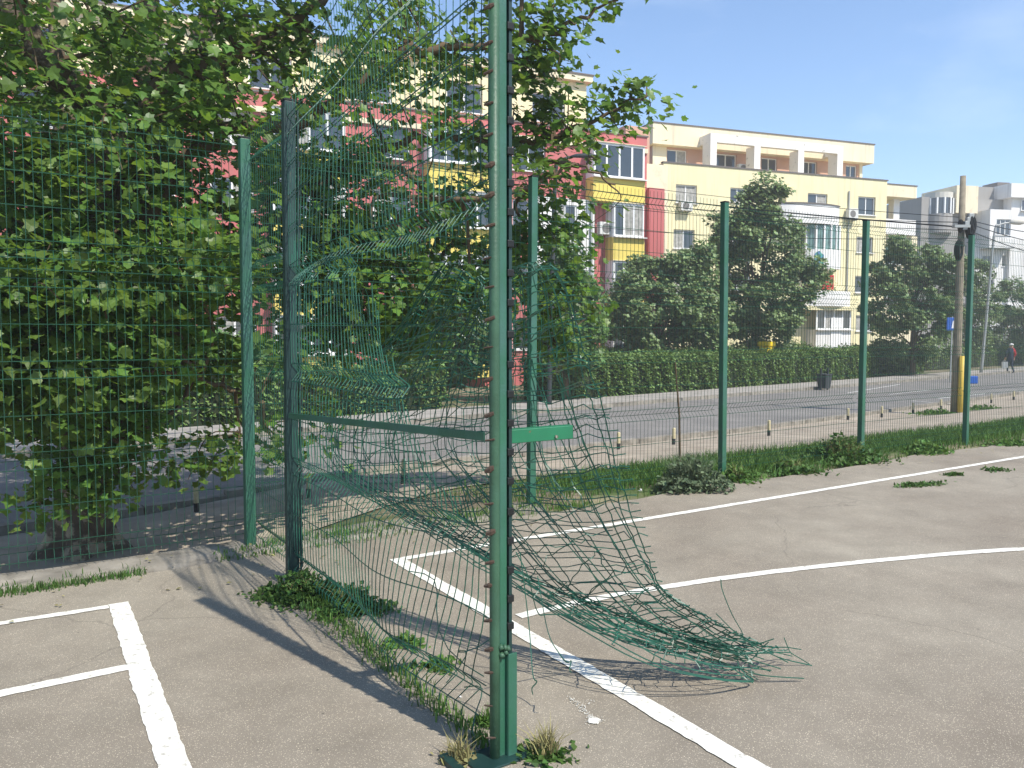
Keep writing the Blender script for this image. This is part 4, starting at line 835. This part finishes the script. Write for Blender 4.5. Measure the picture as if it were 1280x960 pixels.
# --- right block: pale yellow
B = Building('pale_yellow_block', 'pale yellow apartment block with white penthouse loggia frame and curved balconies', 827, 51.2, 20)
BY = B
def zf(v, u=827, y=0): return BY.loc(u, v, y)[1]
xr = B.loc(1107, 300)[0]; ztop = zf(203)
ops = [(*B.rect(845, 231, 871, 254), True, 2), (*B.rect(913, 235, 932, 253), True, 2, 'glass'), (*B.rect(1010, 242, 1034, 259), True, 2), (*B.rect(1073, 246, 1094, 269), True, 2),
       (*B.rect(842, 287, 868, 311), True, 2), (*B.rect(905, 290, 930, 312), True, 2), (*B.rect(1071, 296, 1091, 316), True, 2), (*B.rect(1069, 345, 1089, 366), True, 2), (*B.rect(843, 343, 869, 366), True, 2), (*B.rect(910, 342, 935, 364), True, 2), (*B.rect(1070, 394, 1089, 414), True, 2)]
B.wall('wall', 'pale_yellow', 0, xr, 0, ztop, 0, 9.0, ops)
B.box('parapet_flashing', 'roof_edge', -0.06, xr + 0.06, -0.06, 0.25, ztop, ztop + 0.08)
B.ac(B.loc(847, 258)[0], B.loc(847, 264)[1], 0); B.ac(B.loc(1056, 262)[0], B.loc(1056, 275)[1], 0, 0.8, 0.75)
# penthouse
py = 1.6; hx0 = B.loc(816, 180, py)[0]; hx1 = B.loc(1093, 182, py)[0]; hb = B.loc(816, 179, py)[1]; ht = B.loc(816, 153, py)[1]
pops = []
for (u0, u1) in ((834, 859), (895, 921), (952, 972), (1003, 1022), (1058, 1072)):
    a = B.loc(u0, 190, py + 0.6)[0]; b_ = B.loc(u1, 190, py + 0.6)[0]; pops.append((a, b_, ztop + 0.1, hb - 0.12, True, 2))
B.wall('penthouse_wall', 'red_brick', hx0 + 0.35, hx1 - 0.6, ztop - 0.2, hb + 0.1, py + 0.6, 5, pops)
B.box('penthouse_pier', 'cream', hx0 + 0.3, pops[0][0] - 0.1, py + 0.5, py + 0.598, ztop, hb); B.box('penthouse_pier', 'cream', pops[4][1] + 0.15, hx1 - 0.55, py + 0.5, py + 0.598, ztop, hb)
B.box('roof_slab', 'cream', hx0, hx1, py, py + 6.5, hb, ht); B.box('roof_flashing', 'roof_edge', hx0 - 0.05, hx1 + 0.05, py - 0.05, py + 6.6, ht, ht + 0.07)
fy = 0.35; fx = [B.loc(u, 190, fy)[0] for u in (888, 943, 998, 1047)]; fw_ = B.loc(896, 190, fy)[0] - fx[0]; ft = B.loc(888, 166, fy)[1]; fb = B.loc(888, 177, fy)[1]
for x in fx: B.box('loggia_post', 'worn_white', x, x + fw_, fy, fy + 0.9, ztop + 0.0801, fb)
B.box('loggia_beam', 'worn_white', fx[0], fx[3] + fw_, fy, fy + 0.35, fb, ft); 
for x in (fx[0], fx[3]): B.box('loggia_side_beam', 'worn_white', x + 0.002, x + fw_ - 0.002, fy + 0.35, py + 0.01, fb + 0.002, ft - 0.002)
B.ac(B.loc(924, 208, 1.5)[0], ztop + 0.1, 1.9, 0.8, 0.6)
# right wing with open terrace
wy = 0.8; wx1 = B.loc(1146, 240, wy)[0]; z1 = B.loc(1120, 231, wy)[1]; z2 = B.loc(1120, 246, wy)[1]; z3 = B.loc(1120, 274, wy)[1]; z4 = B.loc(1120, 293, wy)[1]
B.box('terrace_roof', 'cream', xr, wx1, wy, wy + 6, z2, z1); B.box('terrace_flashing', 'roof_edge', xr, wx1 + 0.05, wy - 0.05, wy + 6, z1, z1 + 0.06)
B.box('terrace_back', 'grey_light', xr, wx1 - 1.3, wy + 2.0, wy + 5.5, z3 - 0.8, z2); B.box('terrace_pillar', 'white', wx1 - 1.3, wx1 - 0.75, wy + 0.8, wy + 1.3, z3, z2)
B.box('terrace_parapet', 'white', xr, wx1, wy, wy + 0.2, z4, z3); B.box('terrace_slab', 'pale_yellow', xr, wx1, wy + 0.2, wy + 6, z4, z4 + 0.3)
wz = B.loc(1120, 300, wy)[1]
B.wall('wing_wall', 'cream', xr, wx1 + 0.5, 0, z4 - 0.001, wy + 0.3, 6, [(xr + 0.8, xr + 2.6, z4 - 2.1, z4 - 0.7, True, 2, 'glass_green'), (xr + 0.8, xr + 2.2, z4 - 5.0, z4 - 3.5, True, 2)])
# curved balconies, glazed bay
bx0, bx1, bz0, bz1 = B.rect(982, 257, 1055, 279, -1.2)
def curved(name, m, x0, x1, z0, z1, y0=-1.25, yb=0.05, th=0.12, n=16):
    xs = np.linspace(x0, x1, n); ys = [yb - (yb - y0) * math.sin(math.pi * (0.12 + 0.76 * (x - x0) / (x1 - x0))) ** 0.5 for x in xs]
    poly = [(x, y) for x, y in zip(xs, ys)] + [(x1, yb), (x0, yb)]
    return MB().prism(poly[::-1] if False else poly, z0, z1).obj(name, m, B.root)
curved('balcony_canopy', 'white', bx0, bx1, bz0, bz1 + 0.1); curved('balcony_canopy_edge', 'roof_edge', bx0 - 0.05, bx1 + 0.05, bz1 + 0.1, bz1 + 0.17, -1.32)
gx0, gx1, gz0, gz1 = B.rect(1013, 282, 1054, 312, -1.0)
curved('glazed_bay', 'glass_green', gx0 + 0.1, gx1 - 0.05, gz0, bz0, -1.05)
for i in range(6):
    x = gx0 + (gx1 - gx0) * i / 5; t_ = 0.12 + 0.76 * min(1, max(0, (x - gx0) / (gx1 - gx0))); yb_ = 0.05 - 1.15 * math.sin(math.pi * t_) ** 0.5
    B.box('bay_mullion', 'pvc', x - 0.06, x + 0.06, yb_ - 0.03, yb_ + 0.12, gz0, bz0)
_, _, pz0, pz1 = B.rect(1013, 312, 1055, 336, -1.0)
curved('balcony_parapet', 'white', gx0 - 0.1, gx1 + 0.1, pz0, pz1, -1.2)
_, _, cz0, cz1 = B.rect(1013, 364, 1055, 383, -1.0)
curved('entrance_canopy', 'white', gx0 - 0.6, gx1 + 0.8, cz0, cz1, -1.5)
B.box('entrance_beam', 'pale_yellow', gx0 - 0.8, gx1 + 1.1, -1.3, 0, cz0 - 0.25, cz0)
ex0, ex1, ez0, ez1 = B.rect(1020, 386, 1063, 412, -0.9)
B.box('entrance_wall', 'white', ex0, ex1, -0.95, 0, 0, ez0); B.window(ex0, ex1, ez0, ez1, -0.95, 4, 'glass', None, 0.12)
o = B.box('entrance_door', 'pvc', ex0 + 1.2, ex0 + 2.1, -1.0, -0.95, 0.4, ez0 + 0.8)
rx0, rx1, rz0, rz1 = B.rect(1021, 344, 1038, 362, -1.0)
cl = MB(); xs = np.linspace(rx0, rx1, 12); V = [(x, -1.28 + 0.04 * math.sin(9 * x), z) for z in (rz0, rz1) for x in xs]; cl.add(V, [(i, i + 1, 13 + i, 12 + i) for i in range(11)])
o = cl.obj('red_blanket', 'redcloth', B.root)
lx0, lx1, lz0, lz1 = B.rect(1017, 316, 1029, 334, -1.3)
cl = MB(); xs = np.linspace(lx0, lx1, 12); V = [(x, -1.33 + 0.05 * math.sin(13 * x), z + 0.12 * math.sin(7 * x)) for z in (lz0, lz1) for x in xs]; cl.add(V, [(i, i + 1, 13 + i, 12 + i) for i in range(11)])
cl.obj('laundry', 'laundry', B.root)
qx0, qx1, qz0, qz1 = B.rect(977, 237, 994, 256)
B.box('wall_box', 'pale_yellow', qx0, qx1, -0.5, 0, qz0, qz1)  # plain box standing out from the wall, in the same render

# --- left block: red and yellow
D_ = Building('red_yellow_block', 'red rendered apartment block with yellow spandrels, white bays and cream penthouse', 300, 33.0, 24)
xe = D_.loc(827, 250)[0]; rt_ = D_.loc(740, 164)[1]; XS = D_.loc(740, 200)[0]; FL = 2.78
zb = D_.loc(775, 257, 0)[1]; topz = rt_
wtops = [D_.loc(775, 257)[1] + FL * k for k in (-2, -1, 0, 1)]
ops = []; x0w = -16.0
bays = []
x = XS - 4.2; i = 0
while x > x0w + 1.5:
    for k, zt1 in enumerate(wtops):
        ops.append((x, x + 1.7, zt1 - 1.5, zt1 - 0.05, True, 2))
    bays.append(x - 4.3); x -= 6.6
D_.wall('wall', 'red', x0w, xe - 0.9, 0, topz, 0.0, 10, ops)
D_.box('red_end_pier', 'red', D_.loc(808, 250)[0], xe, -0.25, 4, 0, D_.loc(815, 236)[1])
D_.box('cornice', 'cream', x0w, xe - 0.9, -0.1, 0, D_.loc(740, 185)[1], D_.loc(740, 185)[1] + 0.22); D_.box('parapet_flashing', 'roof_edge', x0w, xe - 0.85, -0.06, 0.3, topz, topz + 0.07)
def bay(x0, x1, floors, dpt=0.75):
    for k in floors:
        zt1 = wtops[k]; D_.box('spandrel', 'yellow', x0, x1, -dpt, 0, zt1 - 2.75, zt1 - 1.62)
        D_.box('bay_head', 'cream', x0 - 0.04, x1 + 0.04, -dpt - 0.05, 0, zt1 - 0.0, zt1 + 0.03)
        D_.window(x0 + 0.03, x1 - 0.03, zt1 - 1.62, zt1, -dpt + 0.02, 4 if (x1 - x0) > 2.4 else 3, 'glass', None, 0.1)
        D_.box('bay_side', 'pvc', x1 - 0.06, x1, -dpt + 0.09, 0, zt1 - 1.62, zt1); D_.box('bay_side', 'pvc', x0, x0 + 0.06, -dpt + 0.09, 0, zt1 - 1.62, zt1)
bx = D_.loc(767, 270, -0.75)[0]; be = D_.loc(806, 270, -0.75)[0]
bay(bx, be, (0, 1, 2)); bay(D_.loc(742, 200, -0.75)[0], be, (3,))
D_.ac(D_.loc(744, 290)[0], D_.loc(744, 294)[1], -0.05, 0.85, 0.6)
for b0 in bays: bay(b0, b0 + 3.0, (0, 1, 2, 3))
# white rendered strip beside the bay
wx0, wx1, wz0, wz1 = D_.rect(668, 246, 739, 330); 
D_.wall('white_wall', 'white', wx0, wx1, wtops[0] - 4, wtops[2] + 0.1, -0.3, 0.28, [(wx0 + 0.9, wx0 + 2.1, wtops[2] - 1.5, wtops[2] - 0.2, True, 2), (wx0 + 0.9, wx0 + 2.1, wtops[1] - 1.5, wtops[1] - 0.2, True, 2)], 0.12)
# penthouse
p1 = D_.loc(733, 130, 1.5)[0]; pz = D_.loc(733, 97, 1.5)[1]; ops = []; x = p1 - 3.0
while x > x0w + 2: ops.append((x, x + 1.8, topz + 0.6, topz + 2.0, True, 2)); x -= 4.4
D_.wall('penthouse_wall', 'pale_yellow', x0w, p1, topz - 0.1, pz - 0.3, 1.5, 6, ops); D_.box('penthouse_roof', 'cream', x0w, p1 + 0.2, 1.2, 7.6, pz - 0.3, pz); D_.box('penthouse_flashing', 'roof_edge', x0w, p1 + 0.25, 1.15, 7.6, pz, pz + 0.07)
lx = D_.loc(800, 240, 2.5)
D_.box('link_wall', 'cream', D_.loc(805, 215, 2.5)[0], D_.loc(835, 215, 2.5)[0], 2.5, 10, 0, D_.loc(815, 205, 2.5)[1])
# tan shaded end wall up on the roof
D_.box('stair_head', 'red_brick', D_.loc(782, 180, 6)[0], D_.loc(812, 180, 6)[0], 6, 13, topz - 1, D_.loc(812, 160, 6)[1])

# --- far grey and white house
Gb = Building('grey_house', 'grey and white modern house with rounded bay far down the road', 1147, 78, 12)
def gl(u, v, y=0): return Gb.loc(u, v, y)
Gb.wall('wall', 'grey', 0, gl(1266, 260)[0], 0, gl(1180, 247)[1], 0, 12, [])
Gb.box('upper_wall', 'grey', gl(1216, 240, 0.5)[0], gl(1268, 240, 0.5)[0], 0.5, 9, gl(1180, 247)[1], gl(1240, 234, 0.5)[1])
Gb.box('stair_tower', 'cream', gl(1196, 240, -0.8)[0], gl(1223, 240, -0.8)[0], -0.8, 4, gl(1200, 266, -0.8)[1], gl(1210, 232, -0.8)[1])
cx = (gl(1167, 250, -0.5)[0] + gl(1195, 250, -0.5)[0]) / 2; rr = (gl(1195, 250, -0.5)[0] - gl(1167, 250, -0.5)[0]) / 2
def cyl(name, m, x, y, r_, z0, z1, n=20): return MB().prism([(x + r_ * math.cos(t), y + r_ * math.sin(t)) for t in np.linspace(0, 2 * math.pi, n, endpoint=False)], z0, z1).obj(name, m, Gb.root)
cyl('bay_crown', 'grey_light', cx, 0.3, rr, gl(1180, 246, -1)[1], gl(1180, 239, -1)[1]); cyl('bay_glazing', 'glass', cx, 0.3, rr * 0.96, gl(1180, 266, -1)[1], gl(1180, 246, -1)[1]); cyl('bay_base', 'grey', cx, 0.3, rr, gl(1180, 290, -1)[1], gl(1180, 266, -1)[1])
for t in np.linspace(math.pi * 1.08, math.pi * 1.92, 6): x, y = cx + rr * math.cos(t), 0.3 + rr * math.sin(t); Gb.box('bay_mullion', 'pvc', x - 0.07, x + 0.07, y - 0.07, y + 0.07, gl(1180, 266, -1)[1], gl(1180, 246, -1)[1])
a0, a1, a2, a3 = Gb.rect(1238, 262, 1269, 310, -1.8)
w0 = Gb.rect(1246, 274, 1263, 294, -1.8)
Gb.wall('white_bay', 'white', a0, a1, a2, a3, -1.8, 1.8, [(*w0, True, 3)])
f0, f1, f2, f3 = Gb.rect(1219, 300, 1285, 390, -0.6)
Gb.wall('white_front', 'white', f0, f1, 0, f3 - 0.3, -0.6, 0.59, [(*Gb.rect(1228, 319, 1241, 335, -0.6), True, 2), (*Gb.rect(1253, 319, 1260, 333, -0.6), True, 1), (*Gb.rect(1229, 349, 1242, 365, -0.6), True, 2), (*Gb.rect(1252, 352, 1259, 366, -0.6), True, 1)])
Gb.box('right_wing', 'white', gl(1265, 240, -1)[0], gl(1320, 240, -1)[0], -1, 8, 0, gl(1270, 248, -1)[1]); Gb.box('right_wing_top', 'white', gl(1264, 240, -1.6)[0], gl(1320, 240, -1.6)[0], -1.6, 8, gl(1270, 248, -1)[1], gl(1270, 229, -1.6)[1])
Gb.window(*Gb.rect(1276, 250, 1295, 264, -1), -1.1, 2)
Gb.box('roof_tank', 'roof_edge', gl(1247, 230, 3)[0], gl(1262, 230, 3)[0], 3, 5, gl(1240, 236, 3)[1], gl(1255, 228, 3)[1])

# ------------------------------------------------------------------ street furniture
def stub(p, lean, label, grp):
    root = tag(empty('road_stub', tuple(p)), label, 'bollard', grp); root.rotation_euler = (lean, -lean * 0.6, 0)
    mb = MB(); mb.tubes(np.array([(0, 0, -0.1), (0, 0, 0.11)]), 0.031, 10); mb.obj('lower_band', 'stub_dark', root)
    mb = MB(); mb.tubes(np.array([(0, 0, 0.11), (0, 0, 0.285), (0, 0, 0.3)]), [0.03, 0.03, 0.02], 10); mb.obj('upper_band', 'stub_pale', root)
pts = [(246, 640), (386, 622), (504, 605), (773, 562), (842, 556), (904, 550), (961, 545), (1060, 525), (1102, 522), (1141, 517), (1176, 512), (1239, 504), (1267, 500)]
for i, (u, v) in enumerate(pts): stub(GT(u, v), rnd.uniform(-0.06, 0.06), 'short two tone steel stub at the road edge', 'stubs along the road edge')
# utility pole
pb = GT(1194, 516); up = tag(empty('utility_pole', tuple(pb)), 'leaning old concrete utility pole with cable coils and yellow pipe', 'utility pole')
ptop = at(1204, 220, pb[1] + 0.1) - pb; hP = ptop[2]
m_ = MB(); m_.tubes(np.array([(0, 0, -0.3), ptop * 0.3, ptop * 0.6, ptop]), [0.115, 0.105, 0.09, 0.07], 14); m_.obj('shaft', 'pole', up, True)
yb = MB(); yb.tubes(np.array([(0.04, -0.17, -0.2), (0.045, -0.17, 0.8), (0.05, -0.17, 1.5)]), 0.08, 12); yb.obj('yellow_pipe', 'yel_paint', up, True)
bevel(MB().box(0.2, 0.45, -0.22, -0.05, 0.78, 0.98).obj('meter_box', 'blue', up), 0.02)
zc_ = hP * (295 - 516) / (220 - 516); zc_ = CAMH + (418 - 285) / FPX * pb[1] - pb[2]; pc = ptop * (zc_ / hP)
for i, (dx, dz, r_) in enumerate(((0.1, 0.12, 0.14), (0.17, 0.02, 0.16), (-0.16, -0.62, 0.18), (0.1, -0.08, 0.17), (-0.13, 0.0, 0.11))):
    mb = MB()
    for k in range(4): mb.tubes(np.array([pc + [dx + (r_ * 0.55 - k * 0.02) * math.cos(t), -0.2 - 0.03 * k, dz + (r_ * 1.4 - k * 0.03) * math.sin(t)] for t in np.linspace(0, 2 * math.pi, 17)]), 0.026, 5)
    mb.obj('cable_coil', 'black', up)
for i in range(4): bevel(MB().box(*(pc[0] + np.array([-0.06, 0.06]) + i * 0.05 - 0.06), -0.22, -0.1, pc[2] + 0.1 * i - 0.1, pc[2] + 0.1 * i + 0.02).obj('clamp', 'galv', up), 0.01)
mb = MB().box(pc[0] - 0.35, pc[0] + 0.05, -0.25, -0.1, pc[2] - 0.05, pc[2] + 0.02).obj('bracket', 'galv', up)
def cable(p, q, sag, r_=0.014):
    p = np.array(p); q = np.array(q); P = np.array([p + (q - p) * t - [0, 0, sag * 4 * t * (1 - t)] for t in np.linspace(0, 1, 30)]); P0 = P[0].copy()
    mb = MB(); mb.tubes(P - P0, r_, 4); o = mb.obj('overhead_cable', 'black'); o.location = P0; return o
PW = pb + pc
lab = ['thick black cable of the bundle between pole and red block', 'highest thin cable from the pole towards the red block', 'thin cable just under the thick bundle cable', 'slack cable sagging lowest towards the red block', 'second highest cable across the yellow block']
for i, (u, v, dv, r_) in enumerate(((640, 210, 12, 0.024), (640, 196, 0, 0.01), (640, 219, 16, 0.012), (640, 243, 26, 0.010), (640, 203, 6, 0.014))):
    d1 = at(u, v, 31.0); d2 = d1 + (d1 - PW) * 0.8; tag(cable(PW + [0, 0, 0.25 - dv / FPX * 21], d2 + [0, 0, 0.2], 0.5 + 0.12 * i, r_), lab[i], 'cable', 'overhead cables')
for i, (u, v, dv) in enumerate(((1290, 281, 2), (1290, 290, 6), (1290, 299, 14))):
    q = at(u, v, 24.5); tag(cable(PW + [0.1, 0, 0.25 - dv / FPX * 21], q + (q - PW) * 3 + [0, 0, 0.2], 0.6, 0.013), ['upper cable from the pole towards the grey house', 'middle cable from the pole towards the grey house', 'lower cable from the pole towards the grey house'][i], 'cable', 'overhead cables')
# street lamps
def lamp(u, v, d_top, utop, vtop, hu, hv, label):
    b = GT(u, v); root = tag(empty('street_lamp', tuple(b)), label, 'street lamp'); t1 = at(utop, vtop, b[1]) - b; t2 = at(hu, hv, b[1]) - b
    m = MB(); P = spline([np.array([0, 0, -0.2]), t1 * 0.5, t1, t1 + (t2 - t1) * [0.3, 0.3, 0.75], t2], 6); m.tubes(np.array(P), np.linspace(0.085, 0.04, len(P)), 10); m.obj('pole', 'galv' if u > 1000 else 'binmat', root, True)
    h = MB(); h.tubes(np.array([t2, t2 + [0.2, 0, 0.03], t2 + [0.6, 0, 0.04], t2 + [0.95, 0, 0.0]]), np.array([0.06, 0.15, 0.19, 0.05]) * (1 if u > 1000 else 0.4), 12); h.obj('lamp_head', 'grey_light' if u > 1000 else 'binmat', root, True)
lamp(1226, 468, 0, 1243, 292, 1262, 278, 'tall thin grey street lamp with curved arm past the utility pole')
lamp(686, 510, 0, 694, 224, 712, 196, 'dark curved street lamp in front of the red block')
# sign, litter bin, yellow box
p = GT(1180, 478); s_ = tag(empty('road_sign', tuple(p)), 'blue road sign on a thin pole among the trees', 'sign'); h = at(1190, 405, p[1]) - p
mb = MB(); mb.tubes(np.array([(h[0], 0, -0.1), (h[0], 0, h[2] + 0.35)]), 0.035, 8); mb.obj('pole', 'galv', s_); bevel(MB().box(h[0] - 0.28, h[0] + 0.28, -0.07, -0.045, h[2] - 0.3, h[2] + 0.3).obj('plate', 'blue', s_), 0.02)
mb = MB(); mb.add([(h[0] - 0.05, -0.0725, h[2] - 0.2), (h[0] + 0.06, -0.0725, h[2] - 0.2), (h[0] + 0.1, -0.0725, h[2] + 0.15), (h[0] - 0.0, -0.0725, h[2] + 0.15)], [(0, 1, 2, 3)]); mb.obj('emblem', 'litter', s_)
p = GT(1030, 488); b_ = tag(empty('litter_bin', tuple(p), RA), 'dark litter bin on the far pavement in front of the hedge', 'bin')
mb = MB(); mb.add([(-.2, -.17, .08), (.2, -.17, .08), (.2, .17, .08), (-.2, .17, .08), (-.25, -.21, .62), (.25, -.21, .62), (.25, .21, .62), (-.25, .21, .62)], [(3, 2, 1, 0), (0, 1, 5, 4), (1, 2, 6, 5), (2, 3, 7, 6), (3, 0, 4, 7)]); bevel(mb.obj('bucket', 'binmat', b_), 0.02)
bevel(MB().box(-.27, .27, -.23, .23, .62, .67).obj('rim', 'binmat', b_), 0.01); MB().box(-.3, -.26, -.03, .03, -0.1, .9).box(.26, .3, -.03, .03, -0.1, .9).obj('frame', 'binmat', b_)
p = RP(24.6, 11.9); y_ = tag(empty('yellow_slide', (*at(958, 440, 36.8)[:2], terr(*at(958, 440, 36.8)[:2])), RA), 'bright yellow plastic box showing above the long hedge', 'box')
bevel(MB().box(-.25, .25, -.25, .25, -0.2, 1.75).obj('body', 'yplastic', y_), 0.06); bevel(MB().box(-.3, .3, -.3, .3, 1.75, 1.98).obj('lid', 'yplastic', y_), 0.05)

# ------------------------------------------------------------------ the person walking far down the pavement
pp_ = GT(1262, 467); person = empty('person', tuple(pp_)); tag(person, 'person in dark clothes, red sleeve and white cap walking away with a bag', 'person')
J = {'pel': (0, 0, .95, .13), 'wa': (0.01, 0, 1.12, .125), 'ch': (0.03, 0, 1.34, .145), 'nk': (0.05, 0.01, 1.5, .055), 'hd': (0.06, 0.02, 1.62, .1), 'ht': (0.06, 0.02, 1.72, .08),
     'sl': (-.15, 0, 1.42, .07), 'el': (-.24, -.03, 1.16, .048), 'wl': (-.27, .03, .92, .035), 'sr': (.2, 0, 1.42, .07), 'er': (.31, .0, 1.16, .048), 'wr': (.3, .1, .94, .035),
     'hl': (-.09, 0, .9, .1), 'kl': (-.1, .1, .5, .065), 'al': (-.1, .02, .1, .045), 'tl': (-.1, .17, .04, .035), 'hr': (.09, 0, .9, .1), 'kr': (.1, -.02, .5, .065), 'ar': (.1, -.22, .12, .045), 'tr': (.1, -.1, .04, .035)}
E_ = [('pel', 'wa'), ('wa', 'ch'), ('ch', 'nk'), ('nk', 'hd'), ('hd', 'ht'), ('ch', 'sl'), ('sl', 'el'), ('el', 'wl'), ('ch', 'sr'), ('sr', 'er'), ('er', 'wr'), ('pel', 'hl'), ('hl', 'kl'), ('kl', 'al'), ('al', 'tl'), ('pel', 'hr'), ('hr', 'kr'), ('kr', 'ar'), ('ar', 'tr')]
for side, wx, sx in (('l', J['wl'], -1), ('r', J['wr'], 1)):
    J['p' + side] = (wx[0], wx[1] + .01, wx[2] - .08, .034); E_.append(('w' + side, 'p' + side))
    for f in range(4): k_ = f'f{side}{f}'; J[k_] = (wx[0] + (f - 1.5) * .02 * 0.4, wx[1] + (f - 1.5) * .021 + .01, wx[2] - .165 - (.01 if f in (1, 2) else 0), .009); E_.append(('p' + side, k_))
    k_ = 'th' + side; J[k_] = (wx[0] - sx * .035, wx[1] + .03, wx[2] - .1, .01); E_.append(('w' + side, k_))
keys = list(J); me = bpy.data.meshes.new('figure'); me.from_pydata([J[k][:3] for k in keys], [(keys.index(a), keys.index(b)) for a, b in E_], [])
tmp = bpy.data.objects.new('figure', me); col.objects.link(tmp); md = tmp.modifiers.new('s', 'SKIN')
for i, k in enumerate(keys): me.skin_vertices[0].data[i].radius = (J[k][3], J[k][3]); me.skin_vertices[0].data[i].use_root = (k == 'pel')
sb = tmp.modifiers.new('ss', 'SUBSURF'); sb.levels = 1; sb.render_levels = 1
dg = bpy.context.evaluated_depsgraph_get(); dg.update(); fin = bpy.data.meshes.new_from_object(tmp.evaluated_get(dg)); bpy.data.objects.remove(tmp)
fin.materials.clear()
for m in ('navy', 'redcloth', 'skin', 'black'): fin.materials.append(M[m])
for f in fin.polygons:
    c = f.center; f.use_smooth = True
    f.material_index = 3 if c.z < .09 else 2 if (c.z > 1.5 or (abs(c.x) > .2 and c.z < .95)) else 1 if (c.x > .13 and c.z > 1.0) else 0
bo = link('body', fin, person)
mb = MB(); mb.tubes(np.array([(0.06, 0.02, 1.66), (0.06, 0.02, 1.72), (0.06, 0.02, 1.765)]), [0.112, 0.108, 0.05], 14); mb.add([(-.0, .1, 1.665), (.12, .1, 1.665), (.1, .22, 1.65), (.02, .22, 1.65)], [(0, 1, 2, 3)]); mb.obj('cap', 'cloth_white', person, True)
bag = MB(); bag.box(-.16, .16, -.07, .07, .0, .36); bag.tubes(np.array([(-.08, 0, .36), (-.04, 0, .46), (.04, 0, .46), (.08, 0, .36)]), 0.012, 6)
bo_ = bag.obj('carrier_bag', 'galv'); bo_.location = Vector(pp_) + Vector((-.3, .03, .33)); bevel(bo_, 0.04); tag(bo_, 'grey carrier bag held by the walking person', 'bag')

# fallen leaves and chaff along the fence foot
n = 260; A = np.concatenate([rng.uniform(-4, 3, 150), rng.uniform(3, 14, 110)]); B = -np.abs(rng.normal(0.3, 0.3, n)) - 0.02
P = np.column_stack([np.array([FP(a, b) for a, b in zip(A, B)]), np.full(n, 0.012) + 0.03 * (B > -0.22)])
V, F = scatter(P - P.mean(0), rng.uniform(0.012, 0.04, n), (SL_V, SL_F), up=1.5, sunw=0, jit=0.25)
o = link('leaf_litter', mesh_np('leaf_litter', V, [F], 'dry')); o.location = P.mean(0); tag(o, 'dry leaf litter scattered along the fence foot on the asphalt', 'leaf litter', kind='stuff')

for u in (936, 1060): x = BY.loc(u, 240)[0]; BY.box('downpipe', 'galv', x, x + 0.07, -0.12, -0.04, 0, ztop - 0.9)
x = D_.loc(738, 240)[0]; D_.box('downpipe', 'galv', x - 0.2, x - 0.1, -0.42, -0.32, 0, topz - 0.4)
# thin volume added over everything to lift the shadows, imitating lens glare
veil = MB().box(-170, 300, -90, 330, -2.2, 26).obj('glare_veil', 'glass'); veil.data.materials.clear(); veil['kind'] = 'stuff'; tag(veil, 'faint bright veil added over street and court to imitate lens glare', 'glare_veil')
hm = bpy.data.materials.new('glare_veil'); hm.use_nodes = True; hn = hm.node_tree; hn.nodes.clear(); ho = hn.nodes.new('ShaderNodeOutputMaterial'); pv = hn.nodes.new('ShaderNodeVolumePrincipled')
pv.inputs['Density'].default_value = 0.0021; pv.inputs['Color'].default_value = (1, 0.98, 0.93, 1); pv.inputs['Anisotropy'].default_value = 0.2
hn.links.new(pv.outputs['Volume'], ho.inputs['Volume']); veil.data.materials.append(hm)
